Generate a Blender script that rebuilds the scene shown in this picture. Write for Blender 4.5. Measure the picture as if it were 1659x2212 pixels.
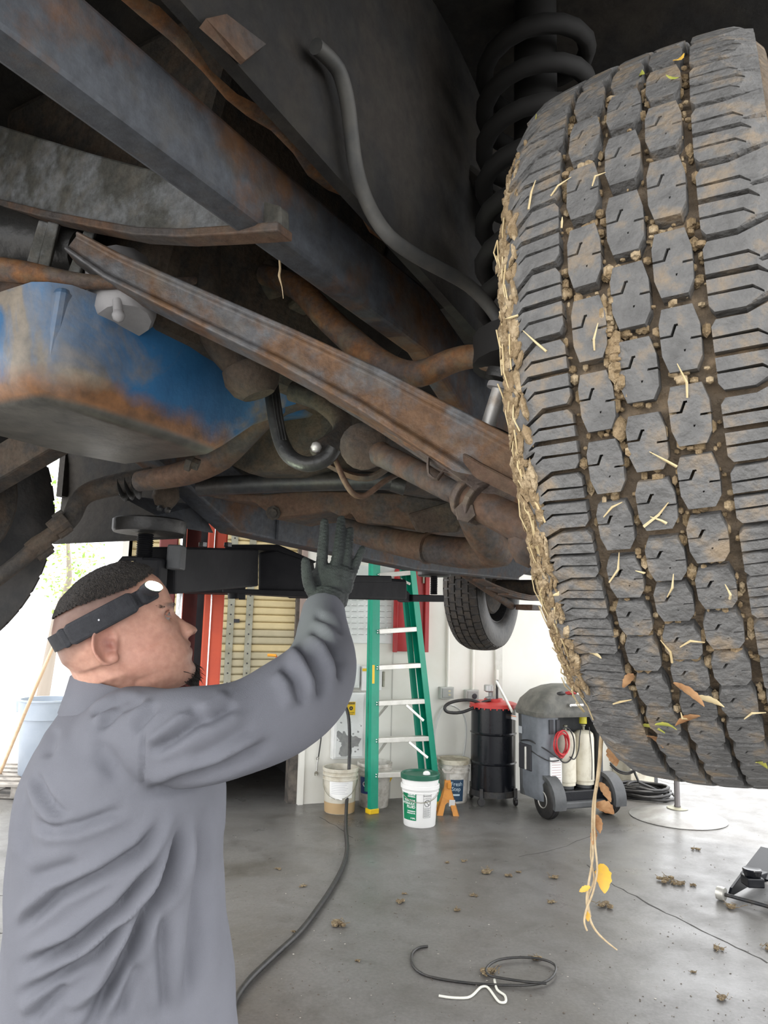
import bpy, bmesh, math, random
import numpy as np
from mathutils import Matrix, Vector, Quaternion

for o in list(bpy.data.objects):
    bpy.data.objects.remove(o)
scene = bpy.context.scene
COL = scene.collection
rnd = random.Random(7)

# ------------------------------------------------------------------ camera
F = 1600.0; CX, CY = 829.5, 1106.0          # focal length and centre in photo pixels (1659 x 2212)
PITCH = math.atan(234 / 1600.0); ROLL = math.radians(1.5)
CAM = Vector((0, 0, 1.62))
fw = Vector((0, math.cos(PITCH), math.sin(PITCH)))
_r0 = Vector((1, 0, 0)); _u0 = Vector((0, -math.sin(PITCH), math.cos(PITCH)))
rt = _r0 * math.cos(ROLL) + _u0 * math.sin(ROLL)
up = _u0 * math.cos(ROLL) - _r0 * math.sin(ROLL)
cd = bpy.data.cameras.new('camera'); cam = bpy.data.objects.new('camera', cd); COL.objects.link(cam)
cd.sensor_fit = 'HORIZONTAL'; cd.sensor_width = 36.0; cd.lens = 36.0 * F / 1659.0
cd.clip_start = 0.02; cd.clip_end = 200
cam.matrix_world = Matrix(((rt.x, up.x, -fw.x, CAM.x), (rt.y, up.y, -fw.y, CAM.y), (rt.z, up.z, -fw.z, CAM.z), (0, 0, 0, 1)))
scene.camera = cam

# ------------------------------------------------------------------ world, sun, exposure
scene.view_settings.view_transform = 'Standard'
scene.view_settings.look = 'None'
scene.view_settings.gamma = 1.0
scene.view_settings.use_curve_mapping = False
scene.view_settings.exposure = 0.60
w = bpy.data.worlds.new('world'); scene.world = w; w.use_nodes = True
bg = w.node_tree.nodes['Background']
bg.inputs[0].default_value = (0.975, 0.985, 1.0, 1); bg.inputs[1].default_value = 2.3     # bright overcast sky
sl = bpy.data.lights.new('sun', 'SUN'); sl.energy = 2.2; sl.angle = math.radians(6); sl.color = (1, .95, .87)
sun = bpy.data.objects.new('sun', sl); COL.objects.link(sun)
sun.rotation_euler = (math.radians(14), math.radians(8), 0)

# ------------------------------------------------------------------ pixel helpers (a pixel gives a direction; depth is chosen per thing)
def ray(x, y): return fw + rt * ((x - CX) / F) + up * ((CY - y) / F)
def P(x, y, d): return CAM + ray(x, y) * d
def PZ(x, y, z=0.0):
    q = ray(x, y); return CAM + q * ((z - CAM.z) / q.z)
def PP(x, y, o, n):
    q = ray(x, y); return CAM + q * ((o - CAM).dot(n) / q.dot(n))
def project(v):
    e = Vector(v) - CAM; d = e.dot(fw)
    return CX + F * e.dot(rt) / d, CY - F * e.dot(up) / d, d

# ------------------------------------------------------------------ object helpers
WM = {}          # world matrices kept by hand (no depsgraph updates needed)
def tag(o, label=None, cat=None, group=None, kind=None):
    if label: o['label'] = label
    if cat: o['category'] = cat
    if group: o['group'] = group
    if kind: o['kind'] = kind
    return o
def attach(o, parent, m):
    COL.objects.link(o); WM[o.name] = m.copy()
    if parent is not None:
        o.parent = parent; o.matrix_parent_inverse = WM[parent.name].inverted()
    o.matrix_basis = m
    return o
def thing(name, loc, label, cat, group=None):
    o = bpy.data.objects.new(name, None); o.empty_display_size = .05
    attach(o, None, Matrix.Translation(Vector(loc)))
    return tag(o, label, cat, group)

class MB:
    """collects geometry in world space; build() links it as one mesh object"""
    def __init__(s): s.v = []; s.f = []
    def add(s, vs, fs):
        n = len(s.v); s.v += [Vector(v) for v in vs]; s.f += [tuple(i + n for i in f) for f in fs]; return s
    def box(s, c, size, m=None):
        c = Vector(c); hx, hy, hz = [k / 2 for k in size]
        vs = [Vector((x, y, z)) for z in (-hz, hz) for y in (-hy, hy) for x in (-hx, hx)]
        if m is not None: vs = [m @ v for v in vs]
        return s.add([c + v for v in vs], [(0, 2, 3, 1), (4, 5, 7, 6), (0, 1, 5, 4), (2, 6, 7, 3), (0, 4, 6, 2), (1, 3, 7, 5)])
    def hexa(s, p):      # 8 corners: bottom 4 ccw, top 4 ccw
        return s.add(p, [(3, 2, 1, 0), (4, 5, 6, 7), (0, 1, 5, 4), (1, 2, 6, 5), (2, 3, 7, 6), (3, 0, 4, 7)])
    def rings(s, rs, cap=True, closed=False):
        n = len(rs[0]); vs = [v for r in rs for v in r]; fs = []
        m = len(rs)
        for i in range(m if closed else m - 1):
            j = (i + 1) % m
            for k in range(n):
                l = (k + 1) % n
                fs.append((i * n + k, i * n + l, j * n + l, j * n + k))
        if cap and not closed:
            fs.append(tuple(range(n - 1, -1, -1))); fs.append(tuple((m - 1) * n + k for k in range(n)))
        return s.add(vs, fs)
    def tube(s, pts, rad, n=12, cap=True, smooth=0, closed=False, flat=None):
        pts = [Vector(p) for p in pts]
        if not isinstance(rad, (list, tuple)): rad = [rad] * len(pts)
        rad = list(rad)
        for _ in range(smooth): pts, rad = subdiv(pts, rad, closed)
        rs = []; prev = None; N = len(pts)
        for i, p in enumerate(pts):
            if closed: t = pts[(i + 1) % N] - pts[i - 1]
            else: t = pts[min(i + 1, N - 1)] - pts[max(i - 1, 0)]
            if t.length < 1e-9: t = Vector((0, 0, 1))
            t.normalize()
            if prev is None:
                h = Vector((0, 0, 1)) if abs(t.z) < .9 else Vector((1, 0, 0))
                u = t.cross(h).normalized()
            else:
                u = prev - t * prev.dot(t)
                u = u.normalized() if u.length > 1e-6 else t.orthogonal().normalized()
            prev = u; v = t.cross(u); r = rad[i]
            ru, rv = (r, r) if flat is None else (r * flat[0], r * flat[1])
            rs.append([p + u * (ru * math.cos(2 * math.pi * k / n)) + v * (rv * math.sin(2 * math.pi * k / n)) for k in range(n)])
        return s.rings(rs, cap, closed)
    def bar(s, a, b, w, h, upv=(0, 0, 1)):       # rectangular bar a->b, width w (side), height h (along upv)
        a = Vector(a); b = Vector(b); t = (b - a).normalized(); u = t.cross(Vector(upv)).normalized(); v = u.cross(t)
        q = lambda p: [p - u * w / 2 - v * h / 2, p + u * w / 2 - v * h / 2, p + u * w / 2 + v * h / 2, p - u * w / 2 + v * h / 2]
        return s.rings([q(a), q(b)])
    def lathe(s, prof, n=24, m=None, cap=True):   # prof [(r, h)] about z, m = matrix
        m = m or Matrix.Identity(4)
        rs = [[m @ Vector((max(r, 1e-5) * math.cos(2 * math.pi * k / n), max(r, 1e-5) * math.sin(2 * math.pi * k / n), h)) for k in range(n)] for r, h in prof]
        return s.rings(rs, cap)
    def prism(s, poly, m, h0, h1):                # poly [(x,y)] in m's xy plane, extruded h0..h1 along z
        a = [m @ Vector((x, y, h0)) for x, y in poly]; b = [m @ Vector((x, y, h1)) for x, y in poly]
        return s.rings([a, b])
    def ball(s, c, r, n=10, sc=(1, 1, 1), m=None):
        m = m or Matrix.Identity(3); c = Vector(c); rs = []
        for i in range(n // 2 + 1):
            a = math.pi * i / (n // 2); rr = max(math.sin(a), 1e-4)
            rs.append([c + m @ Vector((r * sc[0] * rr * math.cos(2 * math.pi * k / n), r * sc[1] * rr * math.sin(2 * math.pi * k / n), -r * sc[2] * math.cos(a))) for k in range(n)])
        return s.rings(rs)
    def build(s, name, mat, parent=None, smooth=None, bevel=0, bseg=2, **tags):
        vs = s.v
        lo = Vector((min(v.x for v in vs), min(v.y for v in vs), min(v.z for v in vs)))
        hi = Vector((max(v.x for v in vs), max(v.y for v in vs), max(v.z for v in vs)))
        org = Vector(((lo.x + hi.x) / 2, (lo.y + hi.y) / 2, lo.z))
        me = bpy.data.meshes.new(name)
        me.from_pydata([v - org for v in vs], [], s.f)
        bm = bmesh.new(); bm.from_mesh(me); bmesh.ops.recalc_face_normals(bm, faces=bm.faces); bm.to_mesh(me); bm.free()
        if mat: me.materials.append(mat)
        if smooth is not None:
            me.shade_smooth(); me.set_sharp_from_angle(angle=math.radians(smooth))
        o = bpy.data.objects.new(name, me)
        attach(o, parent, Matrix.Translation(org))
        if bevel:
            b = o.modifiers.new('bevel', 'BEVEL'); b.width = bevel; b.segments = bseg; b.limit_method = 'ANGLE'; b.angle_limit = math.radians(35)
        return tag(o, **tags)

def subdiv(pts, rad, closed=False):
    """one pass of interpolating (4 point) subdivision"""
    N = len(pts); np_, nr = [], []
    for i in range(N if closed else N - 1):
        p1, p2 = pts[i], pts[(i + 1) % N]
        p0 = pts[i - 1] if (closed or i > 0) else p1 * 2 - p2
        p3 = pts[(i + 2) % N] if (closed or i + 2 < N) else p2 * 2 - p1
        np_.append(p1); np_.append((p1 + p2) * .5625 - (p0 + p3) * .0625)
        nr.append(rad[i]); nr.append((rad[i] + rad[(i + 1) % N]) / 2)
    if not closed: np_.append(pts[-1]); nr.append(rad[-1])
    return np_, nr
def mat_axis(o, z, x=None):
    """matrix at o with local z along z"""
    z = Vector(z).normalized(); x = Vector(x) if x is not None else z.orthogonal()
    x = (x - z * x.dot(z)).normalized(); y = z.cross(x)
    return Matrix(((x.x, y.x, z.x, o[0]), (x.y, y.y, z.y, o[1]), (x.z, y.z, z.z, o[2]), (0, 0, 0, 1)))
def copy_tree(o, m, parent=None):
    """copy of a thing with its parts and sub-parts, placed by world matrix delta m"""
    c = o.copy(); attach(c, parent, m @ WM[o.name])
    for ch in list(o.children): copy_tree(ch, m, c)
    return c

# ------------------------------------------------------------------ materials
def mat(name, c1, rough=.6, metal=0.0, c2=None, scale=8.0, c3=None, lo=.38, hi=.62, bump=0.0, bscale=None, spec=.5, detail=6.0, stretch=None, alpha=1.0, emit=None, es=1.0, trans=0.0, sss=0.0, r2=None):
    m = bpy.data.materials.new(name); m.use_nodes = True; nt = m.node_tree; N = nt.nodes; L = nt.links
    b = N['Principled BSDF']
    b.inputs['Base Color'].default_value = (*c1, 1); b.inputs['Roughness'].default_value = rough
    b.inputs['Metallic'].default_value = metal; b.inputs['Specular IOR Level'].default_value = spec
    if trans: b.inputs['Transmission Weight'].default_value = trans
    if sss:
        b.inputs['Subsurface Weight'].default_value = sss; b.inputs['Subsurface Radius'].default_value = (.012, .004, .002); b.inputs['Subsurface Scale'].default_value = .5
    if emit:
        b.inputs['Emission Color'].default_value = (*emit, 1); b.inputs['Emission Strength'].default_value = es
    if c2 or bump:
        g = N.new('ShaderNodeNewGeometry'); src = g.outputs['Position']
        if stretch:
            mp = N.new('ShaderNodeMapping'); mp.inputs['Scale'].default_value = stretch; L.new(src, mp.inputs[0]); src = mp.outputs[0]
    if c2:
        n = N.new('ShaderNodeTexNoise'); n.inputs['Scale'].default_value = scale; n.inputs['Detail'].default_value = detail; n.inputs['Roughness'].default_value = .62
        L.new(src, n.inputs['Vector'])
        r = N.new('ShaderNodeValToRGB'); e = r.color_ramp.elements
        e[0].position = lo; e[0].color = (*c1, 1); e[1].position = hi; e[1].color = (*c2, 1)
        if c3:
            k = e.new((lo + hi) / 2); k.color = (*c3, 1)
        L.new(n.outputs['Fac'], r.inputs[0]); L.new(r.outputs[0], b.inputs['Base Color'])
        if r2 is not None:
            mr = N.new('ShaderNodeMapRange'); mr.inputs[1].default_value = lo; mr.inputs[2].default_value = hi; mr.inputs[3].default_value = rough; mr.inputs[4].default_value = r2
            L.new(n.outputs['Fac'], mr.inputs[0]); L.new(mr.outputs[0], b.inputs['Roughness'])
    if bump:
        n2 = N.new('ShaderNodeTexNoise'); n2.inputs['Scale'].default_value = bscale or scale * 4; n2.inputs['Detail'].default_value = 8
        L.new(src, n2.inputs['Vector'])
        bp = N.new('ShaderNodeBump'); bp.inputs['Strength'].default_value = bump; bp.inputs['Distance'].default_value = .01
        L.new(n2.outputs['Fac'], bp.inputs['Height']); L.new(bp.outputs[0], b.inputs['Normal'])
    return m

def metal_dirty(name, steel, rust, amount=.5, scale=9, rough=.62, bump=.35, metal=.25, dust=None):
    """painted or bare steel with rust blotches and a fine dusty layer"""
    m = bpy.data.materials.new(name); m.use_nodes = True; nt = m.node_tree; N = nt.nodes; L = nt.links
    b = N['Principled BSDF']; b.inputs['Roughness'].default_value = rough; b.inputs['Metallic'].default_value = metal
    g = N.new('ShaderNodeNewGeometry')
    def noise(s, d=8):
        n = N.new('ShaderNodeTexNoise'); n.inputs['Scale'].default_value = s; n.inputs['Detail'].default_value = d; n.inputs['Roughness'].default_value = .65; L.new(g.outputs['Position'], n.inputs['Vector']); return n
    n1 = noise(scale); n2 = noise(scale * 9); n3 = noise(scale * 3.1)
    r1 = N.new('ShaderNodeValToRGB'); e = r1.color_ramp.elements
    c = .66 - amount * .32
    e[0].position = max(0, c - .06); e[0].color = (0, 0, 0, 1); e[1].position = c + .06; e[1].color = (1, 1, 1, 1)
    L.new(n1.outputs['Fac'], r1.inputs[0])
    mx = N.new('ShaderNodeMix'); mx.data_type = 'RGBA'
    L.new(r1.outputs[0], mx.inputs['Factor']); mx.inputs['A'].default_value = (*steel, 1); mx.inputs['B'].default_value = (*rust, 1)
    m2 = N.new('ShaderNodeMix'); m2.data_type = 'RGBA'; m2.blend_type = 'MULTIPLY'; m2.inputs['Factor'].default_value = .8
    r2 = N.new('ShaderNodeValToRGB'); r2.color_ramp.elements[0].position = .3; r2.color_ramp.elements[0].color = (.45, .42, .4, 1); r2.color_ramp.elements[1].position = .7; r2.color_ramp.elements[1].color = (1.25, 1.25, 1.25, 1)
    L.new(n2.outputs['Fac'], r2.inputs[0]); L.new(mx.outputs['Result'], m2.inputs['A']); L.new(r2.outputs[0], m2.inputs['B'])
    out = m2.outputs['Result']
    if dust:
        m3 = N.new('ShaderNodeMix'); m3.data_type = 'RGBA'; r3 = N.new('ShaderNodeValToRGB')
        r3.color_ramp.elements[0].position = .48; r3.color_ramp.elements[0].color = (0, 0, 0, 1); r3.color_ramp.elements[1].position = .75; r3.color_ramp.elements[1].color = (.7, .7, .7, 1)
        L.new(n3.outputs['Fac'], r3.inputs[0]); L.new(r3.outputs[0], m3.inputs['Factor']); L.new(out, m3.inputs['A']); m3.inputs['B'].default_value = (*dust, 1); out = m3.outputs['Result']
    L.new(out, b.inputs['Base Color'])
    bp = N.new('ShaderNodeBump'); bp.inputs['Strength'].default_value = bump; bp.inputs['Distance'].default_value = .004
    L.new(n2.outputs['Fac'], bp.inputs['Height']); L.new(bp.outputs[0], b.inputs['Normal'])
    return m
# ================================================================== ROOM
m_wall = mat('painted_wall', (.78, .77, .71), .75, c2=(.70, .68, .60), scale=1.3, lo=.45, hi=.75, bump=.05, bscale=30)
m_floor = None
def concrete(name, ca, cb, cc, rough):
    m = bpy.data.materials.new(name); m.use_nodes = True; nt = m.node_tree; N = nt.nodes; L = nt.links
    b = N['Principled BSDF']; g = N.new('ShaderNodeNewGeometry')
    def noise(s, d=9, r=.65, dist=0):
        n = N.new('ShaderNodeTexNoise'); n.inputs['Scale'].default_value = s; n.inputs['Detail'].default_value = d; n.inputs['Roughness'].default_value = r; n.inputs['Distortion'].default_value = dist
        L.new(g.outputs['Position'], n.inputs['Vector']); return n.outputs['Fac']
    def ramp(src, *st):
        r = N.new('ShaderNodeValToRGB'); e = r.color_ramp.elements
        e[0].position, e[0].color = st[0][0], (*st[0][1], 1); e[1].position, e[1].color = st[-1][0], (*st[-1][1], 1)
        for p, c in st[1:-1]:
            k = e.new(p); k.color = (*c, 1)
        L.new(src, r.inputs[0]); return r.outputs[0]
    def mul(a, bb, f):
        x = N.new('ShaderNodeMix'); x.data_type = 'RGBA'; x.blend_type = 'MULTIPLY'; x.inputs['Factor'].default_value = f
        L.new(a, x.inputs['A']); L.new(bb, x.inputs['B']); return x.outputs['Result']
    base = ramp(noise(.9, 6, .6, .6), (.32, ca), (.5, cb), (.7, cc))
    st = ramp(noise(2.6, 8, .7, 1.2), (.28, (.55, .53, .5)), (.5, (1, 1, 1)))
    fine = ramp(noise(55, 6), (.3, (.72, .72, .72)), (.65, (1.08, 1.08, 1.08)))
    out = mul(mul(base, st, .7), fine, .8)
    v = N.new('ShaderNodeTexVoronoi'); v.inputs['Scale'].default_value = 26; L.new(g.outputs['Position'], v.inputs['Vector'])
    sp = ramp(v.outputs['Distance'], (.04, (.35, .34, .33)), (.09, (1, 1, 1)))
    out = mul(out, sp, .55)
    L.new(out, b.inputs['Base Color'])
    rr = N.new('ShaderNodeMapRange'); rr.inputs[1].default_value = .35; rr.inputs[2].default_value = .65; rr.inputs[3].default_value = rough - .1; rr.inputs[4].default_value = rough + .12
    L.new(noise(3.1), rr.inputs[0]); L.new(rr.outputs[0], b.inputs['Roughness'])
    bp = N.new('ShaderNodeBump'); bp.inputs['Strength'].default_value = .18; bp.inputs['Distance'].default_value = .004; L.new(noise(70), bp.inputs['Height']); L.new(bp.outputs[0], b.inputs['Normal'])
    return m
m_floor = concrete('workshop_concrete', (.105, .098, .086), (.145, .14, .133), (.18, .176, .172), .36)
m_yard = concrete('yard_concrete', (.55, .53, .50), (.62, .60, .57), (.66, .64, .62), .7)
m_dark = mat('shaded_store_wall', (.03, .03, .03), .9)  # near-black colour paints the unlit room's darkness into its walls

WA = PZ(642, 1738, 0.0); WB = PZ(1390, 1690, 0.0)
we = (WB - WA); we.z = 0; wlen = we.length; we.normalize()
wn = Vector((we.y, -we.x, 0))                      # towards the camera
def W(t, z, off=0.0): return WA + we * t + wn * off + Vector((0, 0, z - WA.z))
def WPX(x, y, off=0.0):                            # pixel -> point on the wall plane (off = distance in front)
    return PP(x, y, WA + wn * off, wn)
def WT(x, y, off=0.0):                             # pixel -> (t, z) on the wall plane
    p = WPX(x, y, off); return (p - WA).dot(we), p.z
wm = Matrix(((we.x, 0, wn.x, 0), (we.y, 0, wn.y, 0), (0, 1, 0, 0), (0, 0, 0, 1)))   # x along wall, y up, z out of the wall
def wall_box(mb, t0, t1, z0, z1, o0, o1):
    return mb.hexa([W(t0, z0, o1), W(t1, z0, o1), W(t1, z0, o0), W(t0, z0, o0), W(t0, z1, o1), W(t1, z1, o1), W(t1, z1, o0), W(t0, z1, o0)])
def wm_at(t, z, off=0.0):
    return Matrix.Translation(W(t, z, off)) @ wm
TD0 = WT(262, 1400)[0]; DOOR_H = 2.75; CEIL = 4.3

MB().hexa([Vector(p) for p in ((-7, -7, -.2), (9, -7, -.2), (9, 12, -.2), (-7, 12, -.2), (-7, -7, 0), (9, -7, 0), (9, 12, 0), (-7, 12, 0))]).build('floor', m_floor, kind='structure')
wl = MB(); wall_box(wl, 0, wlen, 0, CEIL, -.18, 0)
wall_back = wl.build('wall_back', m_wall, kind='structure')
wl = MB(); wall_box(wl, TD0 - .05, 0, DOOR_H, CEIL, -.18, 0); wall_box(wl, TD0 - .05, TD0, 0, DOOR_H, -.18, 0)
wl.build('wall_over_door', m_wall, kind='structure')
# dark store room behind the half raised door
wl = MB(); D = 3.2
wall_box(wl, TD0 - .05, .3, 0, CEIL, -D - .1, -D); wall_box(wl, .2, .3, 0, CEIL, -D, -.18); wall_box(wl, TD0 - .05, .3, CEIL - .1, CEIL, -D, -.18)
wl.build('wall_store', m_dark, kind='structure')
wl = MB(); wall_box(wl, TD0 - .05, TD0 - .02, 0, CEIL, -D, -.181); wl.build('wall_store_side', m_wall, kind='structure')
# unseen roof slab of the open workshop, edges placed to shape the daylight
c = [W(TD0 - .3, CEIL, -.2), W(wlen + .1, CEIL, -.2)]
MB().hexa([c[0], c[1], Vector((3.1, -2.2, CEIL)), Vector((-2.3, -2.2, CEIL)), c[0] + Vector((0, 0, .2)), c[1] + Vector((0, 0, .2)), Vector((3.1, -2.2, CEIL + .2)), Vector((-2.3, -2.2, CEIL + .2))]).build('ceiling', mat('ceiling_paint', (.6, .6, .58), .8), kind='structure')
# bright yard slab outside, left and right
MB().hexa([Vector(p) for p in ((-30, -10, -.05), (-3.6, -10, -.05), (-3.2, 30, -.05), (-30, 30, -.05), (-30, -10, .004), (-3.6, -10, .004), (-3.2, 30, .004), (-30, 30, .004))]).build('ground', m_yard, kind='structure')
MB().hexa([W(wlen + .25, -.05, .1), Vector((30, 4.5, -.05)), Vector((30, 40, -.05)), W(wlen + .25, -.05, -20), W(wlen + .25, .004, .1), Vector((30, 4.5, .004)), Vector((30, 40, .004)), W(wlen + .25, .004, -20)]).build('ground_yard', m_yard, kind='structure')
# ================================================================== TRUCK (raised on the lift, seen from below at its front)
TH = math.radians(30)
ta = Vector((math.sin(TH), math.cos(TH), 0)); tb = Vector((math.cos(TH), -math.sin(TH), 0))
FRC = Vector((.350, .791, 1.838)); TO = FRC - tb * .81; TO.z = 0
def T(l, s, z): return TO + tb * l + ta * s + Vector((0, 0, z))
def PL(x, y, l): return PP(x, y, T(l, 0, 0), tb)
def PS(x, y, s): return PP(x, y, T(0, s, 0), ta)
def pts(*q): return [P(*k[:3]) for k in q]
def rads(*q): return [k[3] * k[2] / F for k in q]
def tubep(q, n=14, smooth=2, **k): return MB().tube(pts(*q), rads(*q), n=n, smooth=smooth, **k)

m_frame = metal_dirty('frame_steel', (.088, .096, .110), (.15, .075, .036), .30, 6, .6, dust=(.10, .09, .075))
m_plate = metal_dirty('crossmember_steel', (.19, .20, .205), (.08, .08, .07), .5, 11, .62, dust=(.17, .15, .12))
m_rust = metal_dirty('rusty_steel', (.085, .075, .07), (.14, .082, .052), .55, 10, .7, bump=.5, dust=(.15, .11, .07))
m_rustbar = metal_dirty('rusty_bar', (.15, .15, .155), (.19, .105, .055), .45, 8, .55, bump=.4, metal=.3, dust=(.17, .13, .09))
m_rustbright = metal_dirty('orange_rust', (.13, .10, .085), (.25, .115, .045), .5, 12, .7, bump=.5, dust=(.2, .16, .1))
m_grime = metal_dirty('grimy_iron', (.05, .045, .04), (.09, .065, .045), .5, 14, .8, bump=.6, metal=.05, dust=(.11, .09, .065))
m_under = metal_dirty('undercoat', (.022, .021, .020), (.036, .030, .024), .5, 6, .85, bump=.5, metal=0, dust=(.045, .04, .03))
m_black = mat('black_rubber', (.02, .02, .02), .45, c2=(.035, .033, .03), scale=20, bump=.2)
m_blacksteel = metal_dirty('black_steel', (.03, .032, .035), (.05, .045, .04), .4, 9, .45, bump=.2, metal=.2, dust=(.06, .06, .06))
m_grey = mat('grey_primer', (.34, .33, .33), .6, c2=(.24, .23, .23), scale=12, bump=.15)
m_zinc = mat('zinc_plate', (.58, .56, .53), .45, .4, c2=(.35, .27, .2), scale=45, lo=.5, hi=.7)
m_rubber = mat('tyre_rubber', (.108, .106, .103), .72, c2=(.26, .20, .135), scale=34, c3=(.15, .147, .142), lo=.36, hi=.68, bump=.5, bscale=160)
m_carcass = mat('muddy_groove', (.17, .12, .075), .9, c2=(.33, .24, .15), scale=30, c3=(.13, .10, .07), lo=.3, hi=.7, bump=.8, bscale=110)
m_side = mat('tyre_sidewall', (.03, .03, .03), .55, c2=(.06, .055, .05), scale=15, bump=.2)
m_mud = mat('dried_mud', (.36, .26, .15), .95, c2=(.52, .40, .25), scale=60, c3=(.27, .19, .10), bump=.8, bscale=200)
m_straw = mat('straw', (.55, .42, .22), .8, c2=(.68, .56, .33), scale=40)
m_blue = None
def blue_pan():
    m = bpy.data.materials.new('blue_engine_paint'); m.use_nodes = True; nt = m.node_tree; N = nt.nodes; L = nt.links
    b = N['Principled BSDF']; b.inputs['Roughness'].default_value = .42
    g = N.new('ShaderNodeNewGeometry'); sx = N.new('ShaderNodeSeparateXYZ'); L.new(g.outputs['Position'], sx.inputs[0])
    def noise(s, d=8, di=0):
        n = N.new('ShaderNodeTexNoise'); n.inputs['Scale'].default_value = s; n.inputs['Detail'].default_value = d; n.inputs['Roughness'].default_value = .6; n.inputs['Distortion'].default_value = di; L.new(g.outputs['Position'], n.inputs['Vector']); return n.outputs['Fac']
    def ramp(src, a, ca, bb, cb):
        r = N.new('ShaderNodeValToRGB'); e = r.color_ramp.elements; e[0].position = a; e[0].color = (*ca, 1); e[1].position = bb; e[1].color = (*cb, 1); L.new(src, r.inputs[0]); return r.outputs[0]
    def mix(f, a, bb):
        x = N.new('ShaderNodeMix'); x.data_type = 'RGBA'; L.new(f, x.inputs['Factor']); L.new(a, x.inputs['A']); L.new(bb, x.inputs['B']); return x.outputs['Result']
    paint = ramp(noise(7, 5), .35, (.012, .07, .17), .65, (.035, .16, .34))
    dirt = ramp(noise(24), .3, (.10, .09, .075), .7, (.30, .25, .19))
    rust = ramp(noise(30), .3, (.10, .055, .03), .7, (.30, .14, .06))
    fd = ramp(noise(5, 6, .8), .50, (0, 0, 0), .62, (1, 1, 1))
    o = mix(fd, paint, dirt)
    # bottom of the sump: rust patches, then a dark grey lowest face
    h = N.new('ShaderNodeMath'); h.operation = 'MULTIPLY_ADD'; L.new(noise(9, 6), h.inputs[0]); h.inputs[1].default_value = -.09; L.new(sx.outputs['Z'], h.inputs[2])
    mr = N.new('ShaderNodeMapRange'); mr.inputs[1].default_value = 1.895; mr.inputs[2].default_value = 1.865; L.new(h.outputs[0], mr.inputs[0])
    o = mix(mr.outputs[0], o, rust)
    oil = ramp(noise(22), .3, (.045, .043, .036), .7, (.13, .12, .10))
    m4 = N.new('ShaderNodeMapRange'); m4.inputs[1].default_value = 1.897; m4.inputs[2].default_value = 1.890; L.new(sx.outputs['Z'], m4.inputs[0])
    o = mix(m4.outputs[0], o, oil)
    L.new(o, b.inputs['Base Color'])
    bp = N.new('ShaderNodeBump'); bp.inputs['Strength'].default_value = .25; bp.inputs['Distance'].default_value = .004; L.new(noise(60), bp.inputs['Height']); L.new(bp.outputs[0], b.inputs['Normal'])
    return m
m_blue = blue_pan()

truck = thing('pickup_truck', T(0, 1.6, 1.45), 'old rusty pickup truck raised on a lift, seen from underneath', 'truck')

# ---- wheels
TR = .371
def rtop(x):
    ax = abs(x)
    return TR - .9 * ax * ax - (6.0 * (ax - .082) ** 1.2 if ax > .082 else 0) * .25
def tyre_frame(c, yaw, camb):
    X = Vector((math.cos(yaw) * math.cos(camb), -math.sin(yaw) * math.cos(camb), math.sin(camb)))
    Y = Vector((0, 0, 1)).cross(X).normalized(); Z = X.cross(Y)
    return Matrix(((X.x, Y.x, Z.x, c.x), (X.y, Y.y, Z.y, c.y), (X.z, Y.z, Z.z, c.z), (0, 0, 0, 1)))
prof = [(-.080, .205), (-.093, .215), (-.101, .245), (-.105, .285), (-.104, .322), (-.099, .342), (-.091, .3525), (-.06, .3575), (0, .3605), (.06, .3575), (.091, .3525), (.099, .342), (.104, .322), (.105, .285), (.101, .245), (.093, .215), (.080, .205)]
def spin(mb, prof, m, n=96, closed=False):     # prof [(x, r)] about local x
    rs = []
    for k in range(n):
        a = 2 * math.pi * k / n
        rs.append([m @ Vector((x, -r * math.cos(a), r * math.sin(a))) for x, r in prof])
    N = len(prof); vs = [v for r in rs for v in r]; fs = []
    for i in range(n):
        j = (i + 1) % n
        for k in range(N if closed else N - 1):
            l = (k + 1) % N
            fs.append((i * N + k, i * N + l, j * N + l, j * N + k))
    return mb.add(vs, fs)
H0 = .020
def block_mesh(name, poly, depth=.0125):
    n = len(poly); vs = [Vector((x, -rtop(x), v)) for x, v in poly] + [Vector((x, -(rtop(x) - depth), v)) for x, v in poly]
    ch = .0011
    me = bpy.data.meshes.new(name); me.from_pydata(vs, [], [tuple(range(n))] + [(i, n + i, n + (i + 1) % n, (i + 1) % n) for i in range(n)])
    bm = bmesh.new(); bm.from_mesh(me); bmesh.ops.recalc_face_normals(bm, faces=bm.faces); bmesh.ops.triangulate(bm, faces=bm.faces); bm.to_mesh(me); bm.free()
    me.materials.append(m_rubber); return me
def slot_l(xe, v, ln, hook):        # sipe entering from the left edge at xe going right, then hooked
    e = .0007; s = 1 if ln > 0 else -1
    return [(xe, v + e), (xe + ln * .55, v + e), (xe + ln * .8, v + hook + e), (xe + ln, v + hook + e), (xe + ln, v + hook - e), (xe + ln * .8 + s * 2 * e, v + hook - e), (xe + ln * .55 + s * 2 * e, v - e), (xe, v - e)]
def mid_block(xc, hw):
    w_, h = hw, H0
    L = [(xc - .78 * w_, h), (xc - w_, .55 * h)] + slot_l(xc - w_, .12 * h, .95 * w_, .32 * h) + [(xc - w_, -.45 * h), (xc - .72 * w_, -h)]
    R = [(xc + .62 * w_, -h), (xc + .95 * w_, -.62 * h)] + [(x, v) for x, v in reversed(slot_l(xc + w_, -.05 * h, -.9 * w_, -.34 * h))] + [(xc + w_, .4 * h), (xc + .75 * w_, h)]
    return L + R
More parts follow.
